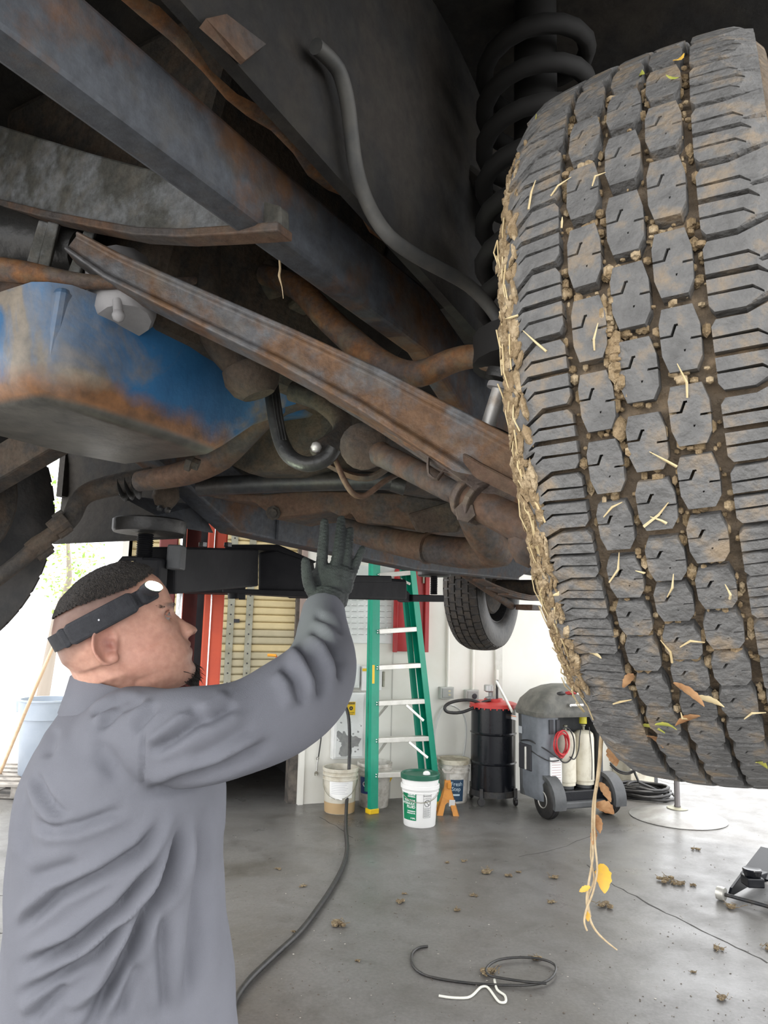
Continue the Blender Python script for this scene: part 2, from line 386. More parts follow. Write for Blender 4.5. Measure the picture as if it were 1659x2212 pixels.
def shoulder(sgn):
    h = H0; xi = .047; xm = .068; xo = .093; bend = -.013 if sgn < 0 else .010
    f = lambda x: 0 if x <= xm else bend * (x - xm) / (xo - xm)
    e = .0007; pl = []
    pl += [(xo, h + f(xo)), (xm, h), (xi + .003, h), (xi, h * .8)]
    for v in (.48, -.0, -.5):          # sipes from the inner edge
        d = .026 if v else .030
        ee = e if v else .0016
        y = v * h
        pl += [(xi, y + ee), (xi + d, y + ee * .5 + .001), (xi + d + .006, y - .003), (xi + d + .006, y - .0042), (xi + d, y - ee), (xi, y - ee)]
    pl += [(xi, -h * .8), (xi + .003, -h), (xm, -h), (xo, -h + f(xo))]
    y = f(xo)      # middle groove from the outside
    pl += [(xo, y - .0025), (xm + .012, f(xm + .012) - .002), (xm + .010, f(xm + .010) + .0005), (xo, y + .002)]
    return [(x * sgn, v) for x, v in pl]
PH1 = [.599, .429, .269, .114, -.037, -.175, -.297, -.411, -.517, -.607, -.696, -.799]
PH2 = [.485, .322, .159, .008, -.133, -.264, -.379, -.485, -.575, -.668, -.753]
PH3 = [.377, .212, .05, -.092, -.227, -.346, -.453, -.551, -.643, -.737]
def extend(l):
    l = list(l)
    while l[0] < 1.9: l.insert(0, l[0] + .165)
    while l[-1] > l[0] - 2 * math.pi + .22: l.append(l[-1] - min(.14, max(.095, (l[-2] - l[-1]) * 1.02)))
    return l
def front_tire():
    m = tyre_frame(FRC, .5320, .0612)
    car = spin(MB(), prof, m).build('front_tire', m_carcass, truck, smooth=60)
    rows = [('l', PH1, block_mesh('tread_block', mid_block(-.0291, .0118))), ('c', PH2, block_mesh('tread_block', mid_block(0, .0125))), ('r', PH3, block_mesh('tread_block', mid_block(.0283, .0123))),
            ('sl', [(x + y) / 2 for x, y in zip(PH1[:-1], PH1[1:])], block_mesh('tread_block', shoulder(-1))), ('sr', PH2, block_mesh('tread_block', shoulder(1)))]
    for key, ph, me in rows:
        ph = extend(ph)
        for i, f in enumerate(ph):
            pt = (ph[i - 1] - ph[i + 1]) / 2 if 0 < i < len(ph) - 1 else .12
            frac = .83 if len(key) == 1 else .90
            sc = pt * TR * frac / (2 * H0)
            o = bpy.data.objects.new('tread_block', me)
            attach(o, car, m @ Matrix.Rotation(-f, 4, 'X') @ Matrix.Diagonal((1, 1, sc, 1)))
    # sidewalls and rim
    spin(MB(), [(-.085, .206), (-.096, .216), (-.104, .245), (-.108, .285), (-.107, .322), (-.1015, .340)], m).build('sidewall', m_side, car, smooth=60)
    spin(MB(), [(.085, .206), (.096, .216), (.104, .245), (.108, .285), (.107, .322), (.1015, .340)], m).build('sidewall', m_side, car, smooth=60)
    spin(MB(), [(-.085, .207), (-.06, .19), (.03, .185), (.05, .14), (.055, .05), (.07, .045), (.07, .001)], m, 40).build('rim', m_grime, car, smooth=40)
    return m, car
FTM, ftire = front_tire()
def tp(x, f, lift=0.0):      # point on the front tyre: offset x, angle f, lift above block tops
    r = rtop(x) + lift
    return FTM @ Vector((x, -r * math.cos(f), r * math.sin(f)))
# mud crust on the inner shoulder, clods in the grooves, straw
mb = MB(); rm = random.Random(3)
for i in range(1700):
    f = rm.uniform(-.85, .55); dens = 1 if f < .3 else .3
    dens *= .45 + .55 * math.sin(f * 23 + 1.2 * math.sin(f * 61)) ** 2
    if rm.random() > dens: continue
    x = -rm.choice([rm.uniform(.082, .0985), rm.uniform(.092, .1015), rm.uniform(.094, .1015)]); r = rtop(x) - (.005 if x < -.098 else .0015)
    c = FTM @ Vector((x, -r * math.cos(f), r * math.sin(f)))
    q = Matrix.Rotation(rm.uniform(0, 6.3), 3, Vector((rm.uniform(-1, 1), rm.uniform(-1, 1), rm.uniform(-1, 1))).normalized())
    s = rm.uniform(.0014, .0052)
    mb.ball(c, s, 6, (rm.uniform(.4, 1), rm.uniform(.5, 1.2), rm.uniform(.8, 2.6)), (FTM @ Matrix.Rotation(-f, 4, 'X')).to_3x3() @ Matrix.Rotation(rm.uniform(-.5, .5), 3, 'Y'))
mb.build('mud_crust', m_mud, ftire, smooth=40, kind='stuff', label='dry straw-coloured mud caked along the inner shoulder')
mb = MB()
for i in range(420):
    f = rm.uniform(-.95, .62); x = rm.choice([-.0435, -.0150, .0142, .0428]) + rm.uniform(-.004, .004)
    if rm.random() < .35:
        k = rm.choice([PH1, PH2, PH3]); j = rm.randrange(len(k) - 1); f = (k[j] + k[j + 1]) / 2 + rm.uniform(-.012, .012); x = {0: -.029, 1: 0, 2: .028}[[PH1, PH2, PH3].index(k)] + rm.uniform(-.008, .008)
    r = rtop(x) - rm.uniform(.004, .010); c = FTM @ Vector((x, -r * math.cos(f), r * math.sin(f)))
    mb.ball(c, rm.uniform(.0012, .0048), 6, (rm.uniform(.6, 1.2), rm.uniform(.5, 1), rm.uniform(.6, 1.4)))
for j in range(70):      # the big clod between the rows, just above the middle
    f = rm.gauss(-.08, .07); x = rm.gauss(-.0145, .0025) ; r = rtop(x) - rm.uniform(-.001, .008); c = FTM @ Vector((x, -r * math.cos(f), r * math.sin(f)))
    mb.ball(c, rm.uniform(.002, .006), 6, (rm.uniform(.6, 1.2), rm.uniform(.5, 1), rm.uniform(.6, 1.6)))
mb.build('mud_clods', m_mud, ftire, smooth=40, kind='stuff')
mb = MB()
for i in range(24):
    f = rm.uniform(-.9, .3); x = rm.uniform(-.09, .07); ln = rm.uniform(.006, .028); an = rm.uniform(0, math.pi)
    a = tp(x, f, .0008); b_ = tp(x + ln * math.cos(an), f + ln * math.sin(an) / TR, rm.uniform(.0008, .004))
    mb.tube([a, (a + b_) / 2 + Vector((rm.uniform(-.003, .003), -.001, rm.uniform(-.003, .003))), b_], [rm.uniform(.0004, .0011), .0009, .0003], 5)
mb.build('straw_bits', m_straw, ftire, kind='stuff')

def simple_tire(name, c, yaw, camb, inner=-1):
    m = tyre_frame(c, yaw, camb)
    car = spin(MB(), prof, m, 64).build(name, m_side, truck, smooth=60)
    mb = MB(); r3 = random.Random(5)
    for row, (x0, x1) in enumerate(((-.1, -.066), (-.058, -.024), (-.017, .017), (.024, .058), (.066, .1))):
        for k in range(46):
            f0 = 2 * math.pi * (k + .5 * (row % 2)) / 46; df = 2 * math.pi / 46 * .40
            vs = []
            for lift in (-.012, .0):
                for x, ff in ((x0, f0 - df), (x1, f0 - df), (x1, f0 + df), (x0, f0 + df)):
                    r = rtop(x) + lift; vs.append(m @ Vector((x, -r * math.cos(ff), r * math.sin(ff))))
            mb.hexa(vs)
    mb.build('tread', m_rubber2, car, kind='stuff')
    for sg in (-1, 1):
        pr = [(.082, .2), (.098, .212), (.110, .245), (.116, .285), (.113, .324), (.104, .343)]
        spin(MB(), [(x * sg, r) for x, r in pr], m, 64).build('sidewall', m_side, car, smooth=60)
    sg = inner
    rim = spin(MB(), [(sg * .085, .21), (sg * .088, .2), (sg * .075, .192), (sg * .02, .186), (-sg * .02, .15), (-sg * .035, .08), (-sg * .035, .001)], m, 48).build('rim', m_blacksteel, car, smooth=40)
    spin(MB(), [(sg * .09, .001), (sg * .09, .05), (sg * .075, .06), (sg * .07, .145), (sg * .06, .155), (-sg * .01, .155), (-sg * .01, .001)], m, 40).build('brake_drum', m_grime, rim, smooth=40)
    return m, car
m_rubber2 = mat('rear_tyre_rubber', (.026, .025, .024), .75, c2=(.055, .045, .034), scale=25, bump=.4)
simple_tire('front_tire', T(-.87, 0, 1.83), .532, -.05, 1)
RLC = T(-.80, 3.3, 1.83)
simple_tire('rear_tire', RLC, .5236, 0, 1)
simple_tire('rear_tire', T(.80, 3.3, 1.83), .5236, 0, -1)
# grass on the rear tyre
# ---- frame
def rail(l0, l1):
    mb = MB()
    sec = lambda s, z0, z1: [T(l0, s, z0), T(l1, s, z0), T(l1, s, z1), T(l0, s, z1)]
    mb.rings([sec(-.78, 2.045, 2.125), sec(-.3, 2.04, 2.125), sec(.12, 2.035, 2.135), sec(.42, 1.92, 2.06), sec(.60, 1.835, 1.99), sec(1.6, 1.81, 1.97), sec(2.7, 1.84, 1.99), sec(3.1, 1.96, 2.08), sec(3.8, 1.96, 2.08), sec(4.6, 1.92, 2.04)])
    return mb
r1 = rail(.37, .405).build('frame_rail', m_frame, truck, bevel=.006)
r2 = rail(-.44, -.37).build('frame_rail', m_frame, truck, bevel=.006)
# torn rusty lip along the top of the near rail
q = [T(.41, s, 2.155 + .006 * math.sin(s * 40)) for s in np.linspace(-.75, .1, 24)]
MB().tube(q, [.006 + .003 * math.sin(i * 1.7) for i in range(24)], 6, flat=(1.4, .7)).build('seam_lip', m_rustbright, r1, smooth=50)
# body floor, engine bay walls, inner fenders (everything dark above)
fl = MB()
fl.hexa([T(-.92, .35, 2.24), T(.92, .35, 2.24), T(.92, 5.3, 2.24), T(-.92, 5.3, 2.24), T(-.92, .35, 2.28), T(.92, .35, 2.28), T(.92, 5.3, 2.28), T(-.92, 5.3, 2.28)])
for l in (-.6, -.2, .2, .6): fl.hexa([T(l - .03, .4, 2.20), T(l + .03, .4, 2.20), T(l + .03, 5.2, 2.20), T(l - .03, 5.2, 2.20), T(l - .03, .4, 2.25), T(l + .03, .4, 2.25), T(l + .03, 5.2, 2.25), T(l - .03, 5.2, 2.25)])
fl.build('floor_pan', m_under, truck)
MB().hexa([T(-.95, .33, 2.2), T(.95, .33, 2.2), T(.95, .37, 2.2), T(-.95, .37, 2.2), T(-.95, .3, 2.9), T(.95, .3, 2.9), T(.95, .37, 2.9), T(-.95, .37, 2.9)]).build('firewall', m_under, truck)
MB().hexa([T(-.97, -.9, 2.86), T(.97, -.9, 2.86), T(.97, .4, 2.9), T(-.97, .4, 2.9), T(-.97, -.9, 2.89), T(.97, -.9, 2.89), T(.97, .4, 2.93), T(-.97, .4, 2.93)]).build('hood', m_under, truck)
for sg in (1, -1):
    mb = MB()       # inner fender: skirt above the rail plus arch over the wheel
    arc = [(math.radians(d)) for d in range(-20, 181, 8)]
    inn, out = [], []
    for d in arc: inn.append(T(sg * .47, -.52 * math.cos(d + .25) * 1.0, 1.95 + .56 * math.sin(d + .25))); out.append(T(sg * .98, -.52 * math.cos(d + .25), 1.95 + .56 * math.sin(d + .25)))
    n = len(arc); keep = range(4, n)
    rs = [[inn[i], out[i], out[i] + Vector((0, 0, .012)), inn[i] + Vector((0, 0, .012))] for i in keep]
    mb.rings(rs)
    mb.hexa([T(sg * .455, -.82, 2.16), T(sg * .47, -.82, 2.16), T(sg * .47, .36, 2.05), T(sg * .455, .36, 2.05), T(sg * .455, -.82, 2.88), T(sg * .47, -.82, 2.88), T(sg * .47, .36, 2.88), T(sg * .455, .36, 2.88)])
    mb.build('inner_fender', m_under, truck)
    MB().hexa([T(sg * .955, -.95, 2.12), T(sg * .98, -.95, 2.12), T(sg * .98, -.5, 2.18), T(sg * .955, -.5, 2.18), T(sg * .955, -.95, 2.9), T(sg * .98, -.95, 2.9), T(sg * .98, .5, 2.9), T(sg * .955, .5, 2.9)]).build('fender', m_under, truck)  # unseen fender skirts, added to block light from front and side
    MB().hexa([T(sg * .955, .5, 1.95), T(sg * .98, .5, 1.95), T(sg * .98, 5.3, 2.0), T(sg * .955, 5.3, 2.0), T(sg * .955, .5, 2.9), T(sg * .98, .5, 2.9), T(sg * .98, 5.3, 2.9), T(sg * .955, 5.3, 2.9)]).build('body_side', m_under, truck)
MB().hexa([T(-.97, -.96, 2.22), T(.97, -.96, 2.22), T(.97, -.90, 2.22), T(-.97, -.90, 2.22), T(-.97, -.96, 2.9), T(.97, -.96, 2.9), T(.97, -.90, 2.9), T(-.97, -.90, 2.9)]).build('front_light_block', m_under, truck)  # unseen front panel, added to keep daylight out of the engine bay
# engine block: dark mass above the pan
eb = MB()
eb.hexa([T(-.20, -.17, 2.02), T(.12, -.17, 2.02), T(.12, .33, 2.02), T(-.20, .33, 2.02), T(-.30, -.17, 2.5), T(.26, -.17, 2.5), T(.26, .33, 2.5), T(-.30, .33, 2.5)])
eb.build('engine_block', m_grime, truck, bevel=.02)
MB().hexa([T(-.40, -.2, 2.5), T(.36, -.2, 2.5), T(.36, .34, 2.5), T(-.40, .34, 2.5), T(-.4, -.2, 2.8), T(.36, -.2, 2.8), T(.36, .34, 2.8), T(-.4, .34, 2.8)]).build('cylinder_head', m_under, truck)
# oil pan: loft along the truck
def pan_ring(s, zb, wl, wr, zt=2.035, rb=.018, fl=.03):
    q = []
    # start top left, down left side, bottom, up right side
    q += [(-wl - fl, zt), (-wl - fl * .5, (zt + zb) / 2), (-wl, zb + rb)]
    for k in range(1, 5):
        a = k * math.pi / 8; q.append((-wl + rb * (1 - math.cos(a)), zb + rb * (1 - math.sin(a))))
    for k in range(4, 0, -1):
        a = k * math.pi / 8; q.append((wr - rb * (1 - math.cos(a)), zb + rb * (1 - math.sin(a))))
    q += [(wr, zb + rb), (wr + fl * .5, (zt + zb) / 2), (wr + fl, zt)]
    return [T(l, s, z) for l, z in q]
op = MB().rings([pan_ring(-.315, 1.955, .14, .03, rb=.015), pan_ring(-.305, 1.91, .155, .05), pan_ring(-.285, 1.888, .165, .07), pan_ring(-.22, 1.882, .17, .082), pan_ring(-.08, 1.880, .17, .078), pan_ring(.03, 1.884, .165, .062), pan_ring(.065, 1.905, .16, .06), pan_ring(.13, 1.955, .16, .066), pan_ring(.22, 2.00, .16, .07), pan_ring(.33, 2.02, .16, .07)]).build('oil_pan', m_blue, truck, smooth=50, label='blue painted oil pan, rusty at the bottom')
MB().hexa([T(.05, -.29, 1.93), T(.074, -.29, 1.93), T(.074, -.255, 1.93), T(.05, -.255, 1.93), T(.06, -.30, 2.03), T(.10, -.30, 2.03), T(.10, -.265, 2.03), T(.06, -.265, 2.03)]).build('rib', m_blue, op, bevel=.008)
dp = P(402, 995, 1.30)
MB().lathe([(.017, 0), (.017, .010), (.0105, .0101), (.0105, .022), (.001, .022)], 8, mat_axis(dp - ta * -.002, T(.6, .5, 1.7) - T(0, 0, 1.95))).build('drain_plug', m_grime, op)
# grey oil filter
fc = P(262, 640, 1.02); fz = (P(268, 735, .99) - P(255, 600, 1.03)).normalized()
MB().lathe([(.0445, -.05), (.0445, .026), (.043, .036), (.036, .044), (.001, .046)], 12, mat_axis(fc, fz)).build('oil_filter', m_grey, truck, smooth=35, label='grey oil filter canister')
MB().tube([P(253, 648, .972), P(256, 682, .965)], [.006, .0065], 10).ball(P(256, 682, .965), .009, 8).build('filter_stud', m_grey, bpy.data.objects['oil_filter'], smooth=50)
# front crossmember plate with lower lip
out = [(-140, 235), (0, 270), (200, 331), (420, 390), (604, 443), (606, 490), (500, 498), (400, 504), (300, 500), (200, 482), (100, 462), (0, 437), (-140, 400)]
SC = -.278
a_ = [PS(x, y, SC) for x, y in out]; mb = MB().rings([a_, [v + ta * .018 for v in a_]])
xm = mb.build('crossmember', m_plate, truck, bevel=.003)
lip = [PS(x, y, SC) for x, y in [(606, 490), (500, 498), (400, 504), (300, 500), (200, 482), (100, 462), (0, 437), (-140, 400)]]
mb = MB()
mb.rings([[p - ta * .006 + Vector((0, 0, -.007)), p + ta * .022 + Vector((0, 0, -.007)), p + ta * .022 + Vector((0, 0, .004)), p - ta * .006 + Vector((0, 0, .004))] for p in lip]); mb.build('lower_flange', m_rust, xm, bevel=.002)
# engine mount under the crossmember (far left)
mb = tubep([(-60, 500, 1.10, 70), (70, 520, 1.08, 62), (180, 545, 1.06, 50)], 18, 1); em = mb.build('engine_mount', m_black, truck, smooth=50)
for x0, y0, x1, y1 in ((98, 480, 72, 570), (118, 482, 95, 580), (200, 490, 158, 598)):
    MB().bar(P(x0, y0, 1.02), P(x1, y1, 1.02), .016, .008, fw).build('mount_strap', m_plate, em, bevel=.002)
tubep([(-80, 570, .955, 32), (60, 590, .955, 30), (180, 608, .96, 20), (330, 612, .985, 13), (420, 606, 1.03, 10)], 12, 2, flat=(1, .8)).build('mount_bracket', m_rustbright, em, smooth=50)
tubep([(-60, 640, 1.12, 26), (60, 625, 1.13, 24), (200, 612, 1.16, 18), (420, 600, 1.25, 14)], 12).build('rear_support', m_rust, em, smooth=50)
# axle I-beam: upper web and lower flange as one bent bar
def ibeam():
    q = [(165, 535, .975, 24), (250, 588, .972, 32), (420, 668, .972, 37), (620, 760, .972, 42), (800, 850, .965, 50), (950, 935, .945, 58), (1080, 1010, .92, 66), (1200, 1080, .90, 72)]
    mb = MB(); rs = []
    for i, (x, y, d, w_) in enumerate(q):
        p = P(x, y, d); j = min(i + 1, len(q) - 1); k = max(i - 1, 0)
        t = (P(*q[j][:3]) - P(*q[k][:3])).normalized(); v = Vector((0, 0, 1)); v = (v - t * v.dot(t)).normalized(); u = t.cross(v)
        if u.dot(ta) > 0: u = -u                      # u towards the front (camera)
        h = w_ * d / F; dp_ = .022; g = .017
        rs.append([p + v * h + u * dp_, p + v * h * .72 + u * dp_, p + v * h * .6 + u * g, p - v * h * .55 + u * g, p - v * h * .72 + u * dp_, p - v * h + u * dp_, p - v * h - u * dp_, p + v * h - u * dp_])
    return mb.rings(rs)
ib = ibeam().build('axle_beam', m_rustbar, truck, bevel=.003, label='long rusty axle beam running down to the big tyre')
# radius arm plate under the beam with bracket clip
mb = MB(); rs = []
for x, y, d, w_ in [(640, 800, 1.12, 10), (720, 850, 1.06, 22), (830, 905, 1.0, 34), (950, 980, .95, 38), (1040, 1035, .91, 36), (1120, 1075, .885, 34), (1190, 1110, .87, 32)]:
    p = P(x, y, d); h = w_ * d / F
    rs.append([p + Vector((0, 0, h)) - ta * .012, p + Vector((0, 0, -h)) - ta * .012, p + Vector((0, 0, -h)) + ta * .012, p + Vector((0, 0, h)) + ta * .012])
ra = mb.rings(rs).build('radius_arm', m_rust, truck, bevel=.003)
mb = MB(); rs = []
for x, y, d in [(815, 912, .985), (860, 935, .965), (940, 985, .935), (1030, 1048, .90), (1110, 1088, .875), (1180, 1118, .86)]:
    p = P(x, y, d); rs.append([p + Vector((0, 0, .010)), p - Vector((0, 0, .006)) - ta * .01, p - Vector((0, 0, .012)), p + Vector((0, 0, .004)) + ta * .012])
mb.rings(rs).build('edge_flange', m_rustbright, ra, bevel=.001)
MB().tube(pts((925, 990, .93), (926, 1025, .925), (945, 1035, .922), (958, 1018, .92), (985, 1028, .915), (1000, 1040, .91)), .0032, 8, smooth=1, flat=(1.6, .6)).build('clip', m_rustbright, ra, smooth=50)
# stabilizer bar with drop link
sb = tubep([(560, 590, 1.20, 22), (640, 620, 1.15, 26), (700, 680, 1.12, 29), (770, 745, 1.09, 30), (840, 795, 1.06, 30), (905, 808, 1.04, 29), (970, 782, 1.02, 27), (1030, 770, 1.0, 26), (1090, 792, .98, 26), (1140, 830, .97, 24)], 16).build('stabilizer_bar', m_rustbright, truck, smooth=60, label='bent orange-rusted stabilizer bar')
dl = MB().tube([P(1082, 830, .95), P(1046, 945, .95)], .0095, 14).build('drop_link', m_zinc, sb, smooth=40, label='speckled zinc link bolt')
for x, y, r0, h in ((1079, 842, .017, .007), (1082, 822, .021, .012), (1048, 930, .026, .004), (1046, 950, .028, .016)):
    zz = (P(1082, 830, .95) - P(1046, 945, .95)).normalized()
    MB().lathe([(r0, 0), (r0 * 1.03, h * .5), (r0, h)], 20, mat_axis(P(x, y, .95), zz)).build('washer' if h < .01 else 'bushing', m_grey if h < .01 else m_black, sb, smooth=30)
# stabilizer bracket and engine casting above the beam
mb = MB()
mb.tube(pts((440, 505, 1.10), (440, 600, 1.11), (455, 700, 1.12), (505, 775, 1.13), (565, 815, 1.14)), [.026, .025, .025, .026, .028], 14, smooth=2)
dpipe = mb.build('down_pipe', m_grime, truck, smooth=60)
MB().lathe([(.02, -.02), (.042, -.018), (.044, 0), (.036, .02), (.025, .03)], 16, mat_axis(P(545, 815, 1.13), (.35, .1, -.9))).build('pipe_flange', m_grime, dpipe, smooth=40)
mb = MB()
mb.tube(pts((475, 500, 1.25), (490, 560, 1.24), (500, 640, 1.24)), [.040, .036, .024], 14, smooth=1)
mb.tube(pts((530, 540, 1.22), (548, 600, 1.22), (545, 650, 1.23)), [.026, .030, .018], 12, smooth=1)
mb.ball(P(470, 540, 1.24), .035, 10); mb.build('exhaust_manifold', m_grime, truck, smooth=60)
tubep([(520, 560, 1.22, 34), (580, 600, 1.21, 36), (600, 640, 1.22, 22)], 12).build('bar_bracket', m_grime, sb, smooth=60)
# flat bracket on the rail (dark square hole and cross strut)
MB().bar(P(620, 590, 1.26), P(860, 760, 1.30), .05, .10, fw).build('gusset', m_under, r1, bevel=.004)
tubep([(640, 860, 1.45, 26), (760, 790, 1.40, 26), (860, 735, 1.36, 22), (940, 690, 1.32, 15)], 12, 1, flat=(1, .8)).build('strut_rod', m_grime, truck, smooth=50)
# brake hose along the rail
_bh = [(682, 100), (730, 150), (752, 230), (765, 340), (790, 430), (840, 510), (920, 565), (1010, 615), (1070, 680), (1110, 760)]
MB().tube([PL(x, y, .487 + .02 * max(0, i - 4)) for i, (x, y) in enumerate(_bh)], .0085, 12, smooth=2).build('brake_hose', mat('hose_rubber_grey', (.06, .06, .058), .6, c2=(.09, .085, .075), scale=30), truck, smooth=60)
MB().hexa([PL(430, 60, .476), PL(470, 50, .476), PL(560, 110, .476), PL(520, 140, .476), PL(445, 40, .482), PL(490, 30, .482), PL(575, 95, .482), PL(530, 130, .482)]).build('splash_tab', m_rust, truck)
# coil spring and shock on the near side
cs = T(.60, .06, 0); q = [cs + Vector((.072 * math.cos(k * .35), .072 * math.sin(k * .35), 2.02 + k * .0032)) for k in range(130)]
m_spring = mat('dark_spring', (.012, .011, .010), .8)
MB().tube(q, .0125, 8).build('coil_spring', m_spring, truck, smooth=60)
MB().lathe([(.05, 1.95), (.085, 1.96), (.085, 2.0), (.03, 2.02), (.03, 2.5)], 20, Matrix.Translation(cs)).build('spring_seat', m_spring, truck, smooth=40)
tubep([(880, 260, 1.25, 36), (1000, 370, 1.2, 40), (1120, 470, 1.15, 40)], 12, 1, flat=(1, .5)).build('radius_bracket', m_under, truck, smooth=50)
# rubber hose loop and rusty pipe elbow
bh = tubep([(585, 830, 1.22, 17), (592, 880, 1.20, 17), (603, 940, 1.18, 17), (625, 985, 1.16, 17), (665, 1003, 1.15, 17), (705, 990, 1.15, 17), (722, 968, 1.15, 16)], 14).build('steering_hose', m_black, truck, smooth=60)
for k in range(3):
    MB().tube(pts((588 + 7 * k, 850, 1.185), (596 + 6 * k, 900, 1.168), (606 + 6 * k, 950, 1.15)), .0012, 5).build('hose_rib', m_black, bh, smooth=50)
tubep([(630, 845, 1.30, 22), (690, 865, 1.28, 23), (735, 905, 1.25, 23), (737, 940, 1.22, 22), (705, 962, 1.19, 20), (680, 972, 1.17, 16)], 14).build('pipe_elbow', m_grime, truck, smooth=60)
MB().ball(P(683, 966, 1.15), .009, 8).build('elbow_nipple', m_zinc, truck, smooth=60)
tubep([(722, 985, 1.16, 6), (740, 1030, 1.16, 6.5), (762, 1065, 1.16, 6.5), (790, 1070, 1.17, 6.5), (830, 1040, 1.18, 6.5), (870, 1020, 1.2, 6)], 8).build('brake_line', m_rust, truck, smooth=60)
tubep([(700, 1000, 1.25, 9), (760, 1028, 1.25, 14), (805, 1030, 1.25, 14), (840, 1008, 1.25, 13)], 8, flat=(1, .6)).build('pitman_arm', m_rust, truck, smooth=60)
# tie rod with adjuster clamp
tr = tubep([(785, 965, 1.12, 36), (830, 985, 1.06, 26), (900, 1020, 1.0, 27), (975, 1058, .94, 28), (1000, 1070, .925, 25)], 16, 1).build('tie_rod', m_rust, truck, smooth=50)
MB().lathe([(.030, -.016), (.034, -.01), (.034, .012), (.02, .018)], 18, mat_axis(P(785, 965, 1.08), -fw)).build('ball_joint', m_grime, tr, smooth=40)
tt = (P(1000, 1070, .925) - P(960, 1050, .953)).normalized()
for k in range(9): MB().lathe([(.0150, -.0008), (.0168, 0), (.0150, .0008)], 16, mat_axis(P(960, 1050, .953) + tt * .0035 * k, tt)).build('thread', m_rust, tr, smooth=60)
sl_ = MB().tube([P(995, 1066, .925), P(1075, 1108, .885), P(1190, 1165, .85)], [.0205, .0215, .0225], 16).build('adjuster_sleeve', m_rust, tr, smooth=50)
for off in (0, .022):
    c0 = P(1012, 1076, .915) + tt * off
    mb = MB(); pl = [(.027 * math.cos(a), .027 * math.sin(a)) for a in np.linspace(math.radians(-50), math.radians(230), 14)] + [(-.012, -.048), (0, -.054), (.012, -.048)]
    mb.prism(pl, mat_axis(c0, tt, Vector((.6, -.5, 0))), -.0045, .0045); mb.build('clamp', m_rustbright, tr, bevel=.002)
MB().lathe([(.0135, 0), (.0135, .009), (.012, .011), (.001, .011)], 6, mat_axis(P(1006, 1106, .895), P(1000, 1112, .8) - P(1006, 1106, .9))).build('clamp_bolt', m_rustbright, tr)
MB().ball(P(1142, 1165, .87), .026, 10, (1, 1, 1.3)).build('tie_rod_end', m_rust, tr, smooth=60)
# exhaust pipe under the pan, cross pipes behind
tubep([(300, 1040, 1.55, 22), (400, 1022, 1.50, 27), (480, 985, 1.46, 30), (545, 920, 1.42, 30), (610, 870, 1.40, 28), (700, 850, 1.42, 24)], 16).build('exhaust_pipe', m_rust, truck, smooth=60)
tubep([(430, 1052, 1.62, 21), (560, 1045, 1.60, 21), (700, 1040, 1.58, 21), (855, 1038, 1.56, 20)], 16, 1).build('drag_link', m_blacksteel, truck, smooth=60, label='straight black steering tube')
tubep([(845, 1045, 1.5, 16), (875, 1052, 1.5, 19)], 14, 0).build('drag_link_boot', m_black, truck, smooth=60)
# rusty transmission crossmember with bolt
out = [(400, 1062), (560, 1068), (660, 1060), (760, 1062), (860, 1066), (1000, 1090), (1000, 1140), (930, 1152), (850, 1135), (770, 1128), (757, 1108), (738, 1118), (712, 1104), (680, 1108), (640, 1113), (612, 1116), (590, 1122), (578, 1108), (548, 1085), (470, 1076)]
a_ = [P(x, y, 1.80) for x, y in out]; xs = MB().rings([a_, [v + ta * .16 for v in a_]]).build('transmission_crossmember', m_rust, truck, bevel=.004)
MB().lathe([(.018, 0), (.018, .008), (.011, .009), (.011, .02), (.001, .02)], 8, mat_axis(P(591, 1108, 1.80), -fw)).build('mount_bolt', m_grime, xs)
# transmission and drive shaft
MB().rings([[T(-.05 + r_ * math.cos(t), s, 2.08 + r_ * .9 * math.sin(t)) for t in np.linspace(0, 2 * math.pi, 14, endpoint=False)] for s, r_ in ((.3, .19), (.5, .19), (.62, .14), (1.05, .12), (1.1, .08), (1.5, .07), (1.55, .045))]).build('transmission', m_grime, truck, smooth=40)
MB().tube([T(-.05, 1.5, 2.06), T(0, 3.2, 1.93)], .04, 14).build('drive_shaft', m_rust, truck, smooth=60)
# exhaust h-pipe on the near side
mb = MB().tube(pts((740, 1140, 1.9), (830, 1165, 1.85), (930, 1185, 1.75), (1010, 1195, 1.68), (1075, 1192, 1.62)), [.03, .032, .035, .036, .034], 14, smooth=2)
ep = mb.build('rear_exhaust_pipe', m_rust, truck, smooth=60)
MB().tube(pts((1015, 1095, 1.55), (1035, 1140, 1.57), (1065, 1185, 1.6), (1090, 1195, 1.62)), [.033, .036, .037, .03], 14, smooth=2).build('exhaust_branch', m_rust, ep, smooth=60)
MB().lathe([(.03, -.006), (.039, -.004), (.039, .004), (.03, .006)], 16, mat_axis(P(925, 1184, 1.75), P(1010, 1195, 1.68) - P(930, 1185, 1.75))).build('pipe_collar', m_rust, ep, smooth=40)
# bell housing sheet and torque brackets seen below the axle beam
MB().rings([[P(x, y, 1.62) for x, y in ((880, 1110), (1000, 1075), (1010, 1110), (990, 1150), (900, 1150))], [P(x, y, 1.95) for x, y in ((880, 1110), (1000, 1075), (1010, 1110), (990, 1150), (900, 1150))]]).build('inspection_cover', m_grime, truck, bevel=.006)
